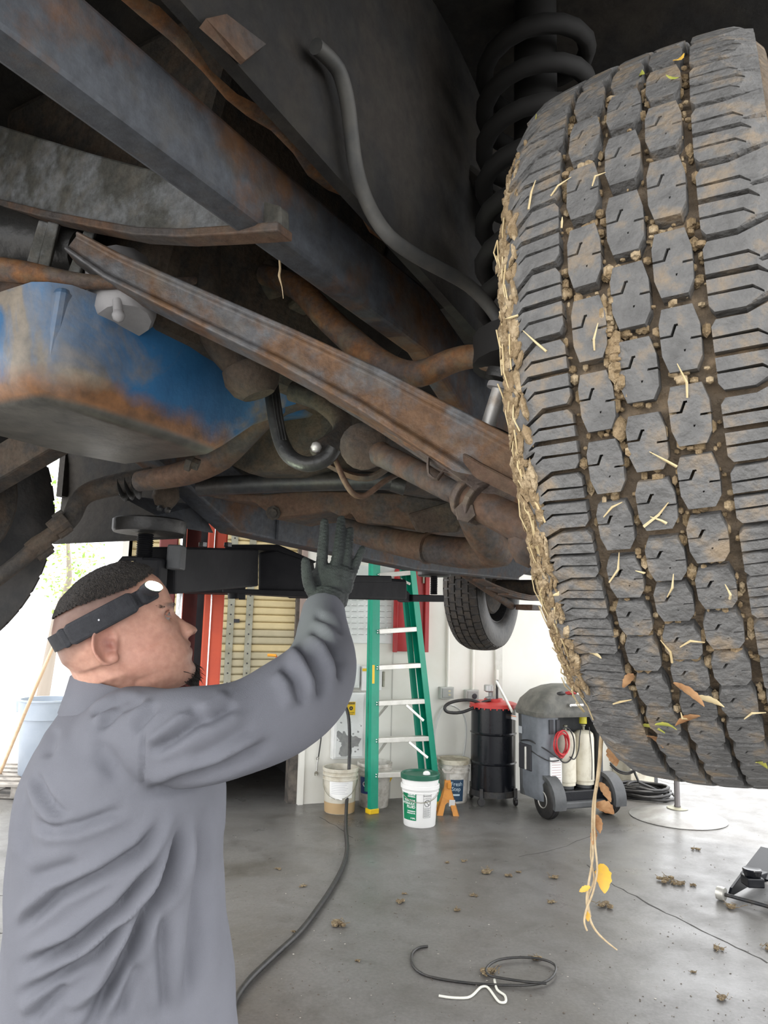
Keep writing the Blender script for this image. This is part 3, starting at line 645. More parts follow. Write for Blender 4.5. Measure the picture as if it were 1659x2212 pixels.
# far side steering parts in front of the sky
q = [(330, 1030, 1.62, 22), (260, 1045, 1.62, 24), (200, 1060, 1.62, 22), (172, 1080, 1.60, 20), (158, 1110, 1.58, 20), (140, 1135, 1.56, 17), (90, 1170, 1.54, 17), (40, 1215, 1.52, 17), (-60, 1290, 1.5, 17)]
ft = tubep(q, 14).build('far_tie_rod', m_grime, truck, smooth=60)
for x, y, w_, h in ((128, 1135, 40, 20), (85, 1180, 44, 22), (140, 1148, 18, 16), (97, 1195, 20, 18), (125, 1112, 12, 12)):
    MB().lathe([(w_ * .5 * 1.55 / F, -h * 1.55 / F), (w_ * .55 * 1.55 / F, 0), (w_ * .5 * 1.55 / F, h * 1.55 / F)], 12, mat_axis(P(x, y, 1.545), (P(90, 1170, 1.54) - P(140, 1135, 1.56)))).build('clamp', m_grime, ft, bevel=.002)
for x, y in ((295, 1050), (280, 1052), (265, 1055)): MB().lathe([(.022, -.004), (.030, 0), (.022, .004)], 14, mat_axis(P(x, y, 1.62), P(330, 1040, 1.62) - P(230, 1060, 1.62))).build('boot_ring', m_black, ft, smooth=60)
MB().lathe([(.05, -.03), (.16, -.028), (.165, 0), (.155, .01), (.05, .014)], 30, mat_axis(T(-.62, -.02, 1.86), tb)).build('brake_backing', m_grime, truck, smooth=40)
MB().lathe([(.05, 0), (.055, .05), (.03, .09)], 16, mat_axis(T(-.60, -.02, 1.90), tb)).build('steering_knuckle', m_grime, truck, smooth=50)
MB().bar(T(-.72, -.02, 1.80), T(.2, .12, 2.2), .05, .07).build('far_axle_beam', m_grime, truck, bevel=.006)
tubep([(360, 1050, 1.75, 26), (358, 1075, 1.75, 30), (352, 1095, 1.75, 18)], 12, 1).build('mount_cup', m_grime, truck, smooth=50)
for x, y in ((345, 1098), (362, 1102)): MB().ball(P(x, y, 1.72), .008, 8).build('mount_nut', m_blacksteel, truck)
# gusset between far rail and crossmember, lit by the headlamp
MB().rings([[P(x, y, d) for x, y, d in ((245, 1065, 1.70), (420, 1090, 1.9), (450, 1150, 1.92), (390, 1140, 1.82), (330, 1110, 1.74))], [P(x, y, d) + ta * .02 for x, y, d in ((245, 1065, 1.70), (420, 1090, 1.9), (450, 1150, 1.92), (390, 1140, 1.82), (330, 1110, 1.74))]]).build('gusset', m_frame, r2, bevel=.002)
MB().hexa([T(-.37, .75, 1.83), T(-.36, .75, 1.83), T(-.36, 1.25, 1.82), T(-.37, 1.25, 1.82), T(-.37, .75, 1.95), T(-.36, .75, 1.95), T(-.36, 1.25, 1.95), T(-.37, 1.25, 1.95)]).build('reinforcement_plate', m_frame, r2, bevel=.002)
# rear axle, leaf spring
ra_ = MB().tube([T(-.72, 3.3, 1.83), T(.72, 3.3, 1.83)], .045, 16).build('rear_axle', m_grime, truck, smooth=50)
MB().ball(T(-.02, 3.28, 1.83), .15, 14, (.9, 1, 1)).build('differential', m_grime, ra_, smooth=60)
for sg in (-1, 1):
    q = [T(sg * .52, s, 1.76 + .05 * ((s - 3.3) / .75) ** 2 + .02) for s in np.linspace(2.55, 4.1, 10)]
    mb = MB()
    for k in range(3):
        qq = q[k:len(q) - k]; mb.rings([[p + tb * .03 + Vector((0, 0, -.01 * k + .005)), p - tb * .03 + Vector((0, 0, -.01 * k + .005)), p - tb * .03 + Vector((0, 0, -.01 * k - .004)), p + tb * .03 + Vector((0, 0, -.01 * k - .004))] for p in qq])
    mb.build('leaf_spring', m_rust, truck)
    MB().hexa([T(sg * .52 - .05, 3.22, 1.70), T(sg * .52 + .05, 3.22, 1.70), T(sg * .52 + .05, 3.38, 1.70), T(sg * .52 - .05, 3.38, 1.70), T(sg * .52 - .05, 3.22, 1.73), T(sg * .52 + .05, 3.22, 1.73), T(sg * .52 + .05, 3.38, 1.73), T(sg * .52 - .05, 3.38, 1.73)]).build('spring_plate', m_rust, truck, bevel=.004)
    MB().tube([T(sg * .62, 2.2, 1.95), T(sg * .60, 3.25, 1.72)], .022, 10).build('rear_link', m_rust, truck, smooth=50)
# ================================================================== PERSON (mechanic looking up, right arm raised)
HD = 1.18; HO = P(255, 1345, HD); HS = HD / F
PSI = math.radians(20); HT = math.radians(23)
hf0 = Vector((math.cos(PSI), math.sin(PSI), 0)); hr = Vector((math.sin(PSI), -math.cos(PSI), 0))      # hr: towards the camera (his right)
hf = hf0 * math.cos(HT) + Vector((0, 0, math.sin(HT))); hu = Vector((0, 0, math.cos(HT))) - hf0 * math.sin(HT)
def hl(x, y):       # photo pixel on the profile -> (f, u) metres in the head frame
    dx = x - 255; dy = 1345 - y
    return (dx * math.cos(HT) + dy * math.sin(HT)) * HS, (-dx * math.sin(HT) + dy * math.cos(HT)) * HS
def HP(f, u, r): return HO + hf * f + hu * u + hr * r
fr_px = [(250, 1219), (304, 1228), (333, 1246), (353, 1270), (364, 1296), (371, 1320), (383, 1345), (394, 1366), (405, 1380), (412, 1390), (415, 1403), (416, 1420), (425, 1440), (422, 1462), (404, 1476)]
bk_px = [(236, 1225), (205, 1242), (172, 1268), (144, 1305), (128, 1340), (125, 1371), (135, 1400), (150, 1432), (176, 1452), (215, 1462), (280, 1470)]
_f = sorted([(u, f) for f, u in (hl(*p) for p in fr_px)]); _b = sorted([(u, f) for f, u in (hl(*p) for p in bk_px)])
fu, ff = [np.array(k) for k in zip(*_f)]; bu, bf = [np.array(k) for k in zip(*_b)]
UT = .0845; UB = float(min(fu)) + .001
wu = [UB, -.120, -.105, -.085, -.06, -.03, 0, .03, .055, .070, .080, UT]; ww = [.022, .038, .050, .058, .063, .067, .071, .0735, .069, .057, .038, .008]
head = MB(); rs = []
for u in np.linspace(UB, UT, 70):
    a = float(np.interp(u, fu, ff)); b_ = float(np.interp(u, bu, bf)); wd = float(np.interp(u, wu, ww))
    c_ = a * .35 + b_ * .65 if u > -.05 else (a + b_) / 2
    rg = []
    for k in range(56):
        t = 2 * math.pi * k / 56; ct, st = math.cos(t), math.sin(t)
        e = .92 if ct > 0 else .85
        ff_ = c_ + (a - c_ if ct > 0 else c_ - b_) * math.copysign(abs(ct) ** e, ct)
        rr = wd * math.copysign(abs(st) ** (.80 if ct > 0 else .9), st)
        rg.append(HP(ff_, u, rr))
    rs.append(rg)
head.rings(rs)
# nose
rs = []
for (x, y), (bx, by), wd in zip([(374, 1322), (384, 1331), (397, 1339), (411, 1346), (421, 1352), (424, 1358), (419, 1366), (411, 1370)], [(355, 1330), (360, 1338), (368, 1348), (375, 1356), (380, 1362), (384, 1366), (388, 1370), (392, 1373)], [.0075, .008, .0095, .012, .0145, .0155, .0145, .010]):
    f1, u1 = hl(x, y); f2, u2 = hl(bx, by); rg = []
    for k in range(16):
        t = math.pi * 2 * k / 16
        g = (1 + math.cos(t)) / 2
        rg.append(HP(f2 + (f1 - f2) * g ** .8, u2 + (u1 - u2) * g ** .8, wd * math.sin(t) * (1.25 - .45 * g)))
    rs.append(rg)
head.rings(rs)
for sg in (1, -1):      # nostril wings
    f1, u1 = hl(402, 1364); head.ball(HP(f1, u1, sg * .0125), .0078, 12, (1.25, .8, 1.0), Matrix((hf, hr, hu)).transposed())
# lips
for x, y, r_, s3 in ((407, 1387, .0072, .55), (409, 1402, .0085, .6)):
    f1, u1 = hl(x, y); head.ball(HP(f1 - .004, u1, 0), r_ * 1.25, 14, (.8, 2.1, s3), Matrix((hf, hr, hu)).transposed())
# neck and body core
def ell(c, xa, ya, ra, rb_, n=24): return [c + xa * (ra * math.cos(2 * math.pi * k / n)) + ya * (rb_ * math.sin(2 * math.pi * k / n)) for k in range(n)]
Zv = Vector((0, 0, 1))
TS = P(266, 1700, 1.20)                       # torso centre at chest height
def tc(px, y, d=1.20): return P(px, y, d)
head.rings([ell(HP(-.030, -.02, 0), hf, hr, .060, .055), ell(HP(-.022, -.075, 0), hf, hr, .066, .056), ell(P(258, 1480, 1.185), hf0, hr, .062, .056), ell(P(255, 1530, 1.19), hf0, hr, .070, .075), ell(P(255, 1570, 1.20), hf0, hr, .085, .12)])
# rings of the torso, from photo outline (front, back) at each height
torso_px = [(1505, 168, 330, .07), (1530, 140, 372, .12), (1570, 112, 420, .165), (1620, 88, 465, .195), (1690, 60, 480, .205), (1770, 44, 481, .205), (1850, 38, 474, .20), (1930, 34, 479, .195), (2010, 30, 489, .192), (2100, 22, 499, .195), (2212, 6, 508, .20), (2330, 0, 512, .20)]
def torso_rings(k=1.0, dep=1.20, n=40):
    out_ = []
    for y, x0, x1, wd in torso_px:
        c_ = P((x0 + x1) / 2, y, dep); hw = (x1 - x0) / 2 * dep / F
        # the outline seen is an ellipse of depth fd and width wd turned by a few degrees
        fd = math.sqrt(max(hw * hw - (wd * .12) ** 2, .002))
        out_.append([c_ + hf0 * (fd * k * math.copysign(abs(math.cos(t)) ** .9, math.cos(t))) + hr * (wd * k * math.copysign(abs(math.sin(t)) ** .85, math.sin(t))) for t in [2 * math.pi * i / n for i in range(n)]])
    return out_
head.rings(torso_rings(.78))
SH = P(290, 1600, 1.12); EL = P(684, 1500, 1.13); WR = P(702, 1312, 1.37)
head.tube([SH, P(450, 1588, 1.04), EL], [.05, .045, .042], 16); head.tube([EL, EL.lerp(WR, .4), WR], [.042, .040, .027], 16)
# far arm hanging down
LSH = P(285, 1600, 1.20) - hr * .19; LEL = LSH + Vector((-.02, .05, -.29)); LWR = LEL + hf0 * .12 + Vector((0, 0, -.20))
head.tube([LSH, LEL, LWR], [.055, .043, .028], 14)
HIP = P(258, 2330, 1.20); hz = HIP.z
for sg in (1, -1):
    h_ = HIP + hr * (.095 * sg); kn = Vector((h_.x + .02, h_.y, .50)); an = Vector((h_.x - .02, h_.y, .09))
    head.tube([h_ + Vector((0, 0, .02)), kn, an], [.088, .058, .042], 16)
    head.ball(an + hf0 * .07 + Vector((0, 0, -.05)), .045, 12, (2.6, 1, .8), Matrix((hf0, hr, Zv)).transposed())
# far hand (relaxed, slightly curled)
def finger(mb, q, r, n=10): mb.tube(q, r, n, smooth=1); mb.ball(q[-1], r[-1] if isinstance(r, list) else r, 8)
hd_ = (LWR - LEL).normalized(); head.ball(LWR + hd_ * .05, .03, 12, (1.5, .6, 1.2), Matrix((hd_, hd_.cross(Zv).normalized(), Zv)).transposed())
for k in range(4):
    o_ = LWR + hd_ * .085 + Zv * (.022 - .015 * k); finger(head, [o_, o_ + hd_ * .03, o_ + hd_ * .05 + hr * .012, o_ + hd_ * .055 + hr * .035], [.0085, .008, .0075, .006])
o_ = LWR + hd_ * .03 + Zv * .025; finger(head, [o_, o_ + hd_ * .03 + Zv * .012, o_ + hd_ * .055 + Zv * .012], [.011, .009, .007])

def remeshed(mb, name, vox, smooth_it=4, fac=.5):
    me = bpy.data.meshes.new(name); me.from_pydata(mb.v, [], mb.f)
    bm = bmesh.new(); bm.from_mesh(me); bmesh.ops.recalc_face_normals(bm, faces=bm.faces); bm.to_mesh(me); bm.free()
    o = bpy.data.objects.new(name, me); COL.objects.link(o)
    r = o.modifiers.new('r', 'REMESH'); r.mode = 'VOXEL'; r.voxel_size = vox
    s = o.modifiers.new('s', 'SMOOTH'); s.iterations = smooth_it; s.factor = fac
    dg = bpy.context.evaluated_depsgraph_get(); me2 = bpy.data.meshes.new_from_object(o.evaluated_get(dg))
    bpy.data.objects.remove(o); me2.name = name
    return me2
def get_co(me):
    a = np.empty(len(me.vertices) * 3, np.float32); me.vertices.foreach_get('co', a); return a.reshape(-1, 3).astype(np.float64)
def get_no(me):
    a = np.empty(len(me.vertices) * 3, np.float32); me.vertices.foreach_get('normal', a); return a.reshape(-1, 3).astype(np.float64)
def set_co(me, a):
    me.vertices.foreach_set('co', a.astype(np.float32).ravel()); me.update()
def npv(v): return np.array(v[:])
def to_head(co):
    d = co - npv(HO); return d @ npv(hf), d @ npv(hu), d @ npv(hr)
def proj_np(co):
    d = co - npv(CAM); z = d @ npv(fw); return CX + F * (d @ npv(rt)) / z, CY - F * (d @ npv(up)) / z
def place_mesh(name, me, mt, parent, smooth=True, **tags):
    co = get_co(me); c_ = Vector(((co[:, 0].min() + co[:, 0].max()) / 2, (co[:, 1].min() + co[:, 1].max()) / 2, co[:, 2].min()))
    set_co(me, co - npv(c_)); me.materials.clear(); me.materials.append(mt)
    if smooth: me.shade_smooth()
    o = bpy.data.objects.new(name, me); attach(o, parent, Matrix.Translation(c_)); return tag(o, **tags)
def gauss(d, s): return np.exp(-(d / s) ** 2)
def polydist(x, y, pl):
    best = np.full(x.shape, 1e9); side = np.zeros(x.shape); par = np.zeros(x.shape)
    seg = [math.hypot(b[0] - a[0], b[1] - a[1]) for a, b in zip(pl[:-1], pl[1:])]; tot = sum(seg); acc = 0.0; ii = 0
    for (x0, y0), (x1, y1) in zip(pl[:-1], pl[1:]):
        dx, dy = x1 - x0, y1 - y0; L2 = dx * dx + dy * dy
        t = np.clip(((x - x0) * dx + (y - y0) * dy) / L2, 0, 1)
        ex, ey = x - (x0 + t * dx), y - (y0 + t * dy); d = np.hypot(ex, ey); k = d < best
        best[k] = d[k]; side[k] = np.sign(dx * ey - dy * ex)[k]; par[k] = ((acc + t * seg[ii]) / tot)[k]; acc += seg[ii]; ii += 1
    tp_ = np.clip(np.minimum(par, 1 - par) / .22, 0, 1)
    return best, side, tp_ * tp_ * (3 - 2 * tp_)

# ears
def ear(mb, sg):
    rs = []; n = 28
    cf, cu = hl(233, 1388)
    for rho, out_ in ((1.0, .004), (1.06, .013), (1.0, .019), (.88, .019), (.76, .012), (.55, .006), (.25, .004), (.02, .005)):
        rg = []
        for k in range(n):
            t = 2 * math.pi * k / n
            e_f = .0185 * math.cos(t) * (1.0 - .22 * (math.sin(t) < 0) * abs(math.sin(t))); e_u = .0305 * math.sin(t)
            back = (1 - math.cos(t)) / 2            # rear edge stands out, front edge sits on the cheek
            rg.append(HP(cf + e_f * rho + .004 * math.sin(t), cu + e_u * rho, sg * (.0665 + out_ * (.25 + .95 * back))))
        rs.append(rg)
    mb.rings(rs)
    f1, u1 = hl(247, 1388); mb.ball(HP(f1 + .001, u1, sg * .070), .0062, 10, (.9, .8, 1.2), Matrix((hf, hr, hu)).transposed())      # tragus
    f1, u1 = hl(250, 1415); mb.ball(HP(f1, u1, sg * .072), .0085, 10, (1.1, .7, 1), Matrix((hf, hr, hu)).transposed())             # lobe
for sg in (1, -1): ear(head, sg)
me = remeshed(head, 'body', .0027, 3, .5)
co = get_co(me); no = get_no(me); f_, u_, r_ = to_head(co); inh = (u_ > -.16) & (np.abs(r_) < .12) & (f_ > -.13) & (f_ < .17) & (co[:, 2] > 1.40)
dsp = np.zeros(len(co)); ar = np.abs(r_)
def bump(px, r0, sf, su, sr, amt):
    f1, u1 = hl(*px); return amt * np.exp(-((f_ - f1) / sf) ** 2 - ((u_ - u1) / su) ** 2 - ((ar - r0) / sr) ** 2)
dsp += bump((358, 1327), .030, .02, .0105, .013, -.0095)       # eye sockets
dsp += bump((357, 1303), .028, .02, .008, .018, .0045)         # brow ridge
dsp += bump((340, 1352), .046, .025, .016, .016, .0045)        # cheek bones
dsp += bump((385, 1378), .021, .012, .014, .006, -.0035)       # fold beside nose
dsp += bump((386, 1402), .028, .012, .009, .006, -.0035)       # mouth corner
dsp += bump((408, 1394), .0, .012, .0022, .022, -.0045)        # mouth line
dsp += bump((416, 1421), .0, .012, .006, .02, -.003)
dsp += bump((412, 1370), .0075, .006, .0042, .004, -.006)      # nostrils
dsp += bump((330, 1300), .058, .03, .02, .02, -.003)           # temples
dsp += bump((300, 1430), .056, .03, .02, .02, .004)            # jaw angle
dsp += bump((375, 1425), .036, .015, .02, .014, -.002)
co = co + no * (dsp * inh)[:, None]; set_co(me, co)
# colour attribute: stubble / shaved hair shade, lips, beard shade; shadow painted into nostrils and ear hollow
f_, u_, r_ = to_head(co); ar = np.abs(r_)
X, Y = proj_np(co)
def sstep(a, b_, x): t = np.clip((x - a) / (b_ - a), 0, 1); return t * t * (3 - 2 * t)
# hair line in head frame: everything above/behind it is shaved side, darker towards the crown
hair_line = np.interp(f_, [-.13, -.09, -.05, -.02, .012, .035, .06, .085], [-.055, -.045, -.018, -.006, -.004, .030, .045, .058])
hs = sstep(-.004, .016, u_ - hair_line) * inh
top = sstep(.030, .068, u_ + .12 * np.clip(-f_ - .05, 0, 1)) * inh
fade = np.clip(.40 * hs * sstep(-.01, .05, u_ - hair_line) + .30 * hs + .28 * hs * top, 0, .95)
lip = np.zeros(len(co)); 
for p_, sf, su in (((409, 1388), .012, .0036), ((412, 1402), .012, .0045)):
    f1, u1 = hl(*p_); lip += np.exp(-((f_ - f1) / sf) ** 2 - ((u_ - u1) / su) ** 2 - (ar / .022) ** 4)
f1, u1 = hl(409, 1377); beard = .22 * np.exp(-((f_ - f1) / .02) ** 2 - ((u_ - u1) / .008) ** 2 - (ar / .024) ** 4)
f1, u1 = hl(412, 1450); beard += .5 * np.exp(-((f_ - f1) / .02) ** 2 - ((u_ - u1) / .016) ** 2 - (ar / .026) ** 4)
f1, u1 = hl(357, 1305); brow = .8 * np.exp(-((f_ - f1) / .02) ** 2 - ((u_ - u1 - .25 * (ar - .03)) / .0035) ** 4 - ((ar - .027) / .016) ** 4)
f1, u1 = hl(233, 1388); eard = np.exp(-((f_ - f1) / .03) ** 2 - ((u_ - u1) / .035) ** 2) * (ar > .068)
nost = np.zeros(len(co)); f1, u1 = hl(411, 1370); nost = np.exp(-((f_ - f1) / .004) ** 2 - ((u_ - u1) / .003) ** 2 - ((ar - .0075) / .004) ** 2)
skin = np.array([.60, .345, .255]); colr = np.tile(skin, (len(co), 1))
f1, u1 = hl(310, 1400); warm = np.exp(-((f_ - f1) / .05) ** 2 - ((u_ - u1) / .045) ** 2)
def lerp(c_, k): 
    global colr
    k = np.clip(k, 0, 1)[:, None]; colr = colr * (1 - k) + np.array(c_) * k
lerp((.62, .31, .235), warm * .6); lerp((.56, .26, .20), eard * .5); lerp((.22, .075, .06), np.exp(-((f_ - hl(238, 1388)[0]) / .009) ** 2 - ((u_ - hl(238, 1388)[1]) / .014) ** 2) * (ar > .0655) * (ar < .0765) * .75); lerp((.33, .115, .10), lip * .55); lerp((.055, .042, .038), fade); lerp((.05, .04, .036), (beard + brow) * inh); lerp((.10, .03, .02), nost * .9)
at = me.color_attributes.new('tint', 'FLOAT_COLOR', 'POINT'); at.data.foreach_set('color', np.concatenate([colr, np.ones((len(colr), 1))], 1).astype(np.float32).ravel())
m_skin = mat('skin', (.5, .26, .18), .52, bump=.06, bscale=420, sss=.12, spec=.4)
_n = m_skin.node_tree; _a = _n.nodes.new('ShaderNodeVertexColor'); _a.layer_name = 'tint'; _x = _n.nodes.new('ShaderNodeMix'); _x.data_type = 'RGBA'; _x.blend_type = 'MULTIPLY'; _x.inputs['Factor'].default_value = 1
_t = _n.nodes.new('ShaderNodeTexNoise'); _t.inputs['Scale'].default_value = 90; _t.inputs['Detail'].default_value = 6; _g = _n.nodes.new('ShaderNodeNewGeometry'); _n.links.new(_g.outputs['Position'], _t.inputs['Vector'])
_r = _n.nodes.new('ShaderNodeValToRGB'); _r.color_ramp.elements[0].position = .3; _r.color_ramp.elements[0].color = (.86, .8, .8, 1); _r.color_ramp.elements[1].position = .7; _r.color_ramp.elements[1].color = (1.06, 1.05, 1.05, 1)
_n.links.new(_t.outputs['Fac'], _r.inputs[0]); _n.links.new(_a.outputs[0], _x.inputs['A']); _n.links.new(_r.outputs[0], _x.inputs['B']); _n.links.new(_x.outputs['Result'], _n.nodes['Principled BSDF'].inputs['Base Color'])
person = thing('person', Vector((HIP.x, HIP.y, 0)), 'person in a grey work shirt and headlamp reaching up with a black glove', 'person')
# hair cap: top of the head, offset outwards
hm = bmesh.new(); hm.from_mesh(me)
body = place_mesh('body', me, m_skin, person)
keepv = (top * hs > .25) & inh
hm.verts.ensure_lookup_table()
hm.normal_update()
_nrm = [v.normal.copy() for v in hm.verts]
rh = np.random.RandomState(2)
for i, v in enumerate(hm.verts):
    if keepv[i]: v.co += _nrm[i] * (.0012 + .0060 * min(1.0, float(top[i] * hs[i]) * 1.1) + rh.uniform(-.0006, .0010))
bmesh.ops.delete(hm, geom=[v for i, v in enumerate(hm.verts) if not keepv[i]], context='VERTS')
hme = bpy.data.meshes.new('hair'); hm.to_mesh(hme); hm.free()
m_hair = mat('hair', (.016, .013, .012), .55, c2=(.045, .036, .030), scale=260, bump=.8, bscale=500)
place_mesh('hair', hme, m_hair, person, label='short dark cropped hair')
# hair strands along the crown edge
mb = MB(); rr_ = random.Random(4)
tops = np.where(keepv & (top > .3))[0]; sel = rr_.sample(list(tops), min(2200, len(tops)))
for i in sel:
    p = Vector(co[i]); n_ = Vector(no[i]); p2 = p + n_ * rr_.uniform(.006, .011) + hf * rr_.uniform(-.002, .007) + hr * rr_.uniform(-.003, .003)
    s_ = n_.orthogonal().normalized() * .0004; mb.add([p - s_, p + s_, p2], [(0, 1, 2)])
mb.build('hair_strands', m_hair, person, kind='stuff')
# goatee and eyebrow tufts
mb = MB()
for i in range(520):
    f1, u1 = hl(rr_.gauss(419, 5), rr_.gauss(1450, 9)); r0 = rr_.gauss(0, .011); p = HP(f1 - abs(r0) * .5 - .002, u1, r0)
    p2 = p + hf * rr_.uniform(.002, .010) - hu * rr_.uniform(.006, .016) + hr * rr_.uniform(-.004, .004); mb.tube([p, (p + p2) / 2 + hf * .001, p2], [.0007, .0006, .0002], 3)
for i in range(130):
    r0 = rr_.uniform(.012, .045); f1, u1 = hl(rr_.gauss(361, 2.0), rr_.gauss(1302, 2.0)); p = HP(f1 + .004 - max(0, r0 - .02) * .9, u1 + .1 * (r0 - .03), r0)
    p2 = p + hr * rr_.uniform(.003, .008) - hf * .004 + hu * rr_.uniform(-.001, .003); mb.tube([p, p2], [.0006, .0002], 3)
mb.build('goatee', m_hair, person, kind='stuff')
# eye
m_eye = mat('eye_white', (.30, .25, .23), .25); m_iris = mat('iris', (.03, .02, .015), .1)
for sg in (1, -1):
    f1, u1 = hl(351, 1327); ec = HP(f1 - .0045, u1, sg * .0275)
    eo = MB().ball(ec, .0112, 18).build('eye', m_eye, person, smooth=60)
    MB().ball(ec + (hf * .93 + hu * .35).normalized() * .0065, .0056, 14).build('iris', m_iris, eo, smooth=60)
    # lids
    lm = MB(); up_, lo_ = [], []
    for k in range(9):
        a = math.radians(-70 + 140 * k / 8)
        for arr, el in ((up_, 28), (lo_, -24)):
            e2 = math.radians(el * math.cos(a * 1.1)); dirv = hf * math.cos(a) * math.cos(e2) + hr * math.sin(a) + hu * math.sin(e2); arr.append(ec + dirv.normalized() * .0121)
    lm.tube(up_, .0019, 6, smooth=1); lm.tube(lo_, .0016, 6, smooth=1)
    lm.build('eyelid', mat('eyelid', (.40, .19, .13), .55), eo, smooth=60)

# ---------------- shirt
m_shirt = mat('grey_work_shirt', (.168, .172, .196), .92, c2=(.19, .194, .220), scale=3, bump=.25, bscale=900, spec=.15)
sh = MB(); sh.rings(torso_rings(1.0))
sh.ball(P(285, 1605, 1.12), .082, 20, (1.15, 1.2, 1.0)); sh.ball(P(285, 1590, 1.20) - hr * .15, .10, 18)
slv = [(280, 1596, 1.12, .075), (360, 1592, 1.06, .068), (450, 1588, 1.04, .067), (540, 1566, 1.06, .067), (620, 1520, 1.09, .067), (672, 1482, 1.13, .067), (694, 1432, 1.20, .058), (700, 1385, 1.27, .0490), (701, 1340, 1.33, .0420), (702, 1312, 1.365, .0385)]
sh.tube(pts(*slv), [k[3] for k in slv], 22, smooth=2)
sh.tube([LSH, LEL, LWR - (LWR - LEL) * .06], [.075, .06, .045], 18, smooth=1)
sme = remeshed(sh, 'shirt', .0048, 8, .5)
co = get_co(sme); no = get_no(sme); X, Y = proj_np(co); view = co - npv(CAM); view /= np.linalg.norm(view, axis=1)[:, None]
face = np.clip(-(no * view).sum(1) * 2.2, 0, 1)
folds = [  # (polyline px, depth m, width px, ridge)
    ([(410, 1740), (385, 1822), (352, 1914), (301, 2005), (257, 2097), (205, 2189), (170, 2260)], .024, 13, .7),
    ([(372, 1752), (305, 1833), (220, 1888), (128, 1932), (48, 2002), (20, 2022)], .013, 11, .6),
    ([(400, 1741), (330, 1870), (257, 1961), (165, 2031), (73, 2079), (30, 2090)], .017, 11, .7),
    ([(404, 1767), (349, 1888), (294, 1972), (205, 2060), (110, 2116), (22, 2163)], .013, 10, .7),
    ([(80, 1660), (86, 1690), (103, 1723), (128, 1752), (158, 1764)], .008, 10, .7),
    ([(70, 1768), (110, 1789), (165, 1784), (215, 1767), (280, 1745)], .008, 10, .6),
    ([(300, 1500), (262, 1514), (235, 1526), (191, 1548)], .008, 8, .7), ([(318, 1508), (257, 1532), (210, 1580)], .007, 9, .7), ([(340, 1520), (300, 1560), (285, 1585)], .007, 9, .6),
    ([(422, 1520), (432, 1556), (375, 1596), (316, 1630)], .012, 11, .7), ([(510, 1518), (470, 1545), (433, 1566)], .010, 12, .7),
    ([(600, 1590), (558, 1618), (477, 1660), (367, 1700), (294, 1722)], .013, 13, .5), ([(560, 1560), (480, 1610), (400, 1650)], .006, 16, .6),
    ([(312, 1554), (305, 1620), (312, 1716)], .0045, 4, .3),
    ([(446, 1725), (440, 1877), (424, 2024), (402, 2205)], .016, 20, .5), ([(352, 1950), (349, 2060), (360, 2210)], .010, 12, .5), ([(300, 2070), (270, 2150), (250, 2210)], .010, 12, .5), ([(150, 2120), (90, 2180), (60, 2212)], .010, 12, .5), ([(230, 2130), (160, 2200)], .010, 12, .5),
    ([(640, 1375), (668, 1420), (690, 1470), (690, 1520)], .011, 12, .8), ([(668, 1350), (706, 1385), (728, 1430), (735, 1480)], .011, 10, .8), ([(610, 1430), (640, 1470), (655, 1530)], .009, 12, .8), ([(675, 1325), (715, 1345), (742, 1375)], .006, 8, .8),
    ([(200, 1600), (240, 1640), (250, 1700)], .005, 18, .4), ([(120, 1570), (100, 1640)], .007, 12, .6),
    ([(60, 1720), (52, 1800), (66, 1860)], .006, 12, .5), ([(180, 1860), (120, 1880), (60, 1900)], .005, 14, .5)]
dsp = np.zeros(len(co))
for pl, dep, wd, rg in folds:
    d, s_, tap = polydist(X, Y, pl); dep = dep * tap * 1.25
    dsp += -dep * gauss(d, wd) + dep * rg * gauss(d - wd * 2.0, wd * 1.3) * (s_ > 0) + dep * rg * .35 * gauss(d - wd * 2.0, wd * 1.2) * (s_ <= 0)
# broad soft waves everywhere
dsp2 = .003 * np.sin(co[:, 0] * 31 + co[:, 2] * 23) * np.sin(co[:, 2] * 17 - co[:, 1] * 29)
dsp *= np.where(X < 560, 1.0, 1.0)
co2 = co + no * (dsp * face + dsp2)[:, None]
set_co(sme, co2)
# trim the sleeve ends, the neck opening and the hem
bm = bmesh.new(); bm.from_mesh(sme)
nk = HP(-.022, -.075, 0)
dele = [v for v in bm.verts if v.co.z < HIP.z + .01 or (v.co - WR).dot((WR - EL).normalized()) > .012 and (v.co - WR).length < .09]
bmesh.ops.delete(bm, geom=dele, context='VERTS')
for _ in range(2): bmesh.ops.smooth_vert(bm, verts=bm.verts, factor=.3, use_axis_x=True, use_axis_y=True, use_axis_z=True)
bm.to_mesh(sme); bm.free()
shirt = place_mesh('shirt', sme, m_shirt, person, label='blue-grey long sleeved work shirt')
# collar: standing band folded over
cp = [(168, 1466), (196, 1462), (240, 1466), (285, 1476), (330, 1490), (372, 1500), (390, 1512)]
mb = MB()
def collar_ring(t, h, out_, drop=0):
    # loop around the neck; t angle from the front, h height
    c_ = P(262, 1506, 1.185); return c_ + hf0 * ((.074 + out_) * math.cos(t) + .004) + hr * ((.070 + out_) * math.sin(t)) + Zv * (h - .018 * math.cos(t) - drop)
n = 48; prf = [(-.052, .016), (-.02, .006), (.014, 0), (.019, .004), (.015, .009), (-.014, .015), (-.040, .022), (-.043, .021), (-.040, .016)]
rs = []
for h, o_ in prf: rs.append([collar_ring(2 * math.pi * k / n, h, o_) for k in range(n)])
mb.rings(rs, cap=False, closed=True); mb.build('collar', m_shirt, shirt, smooth=60)
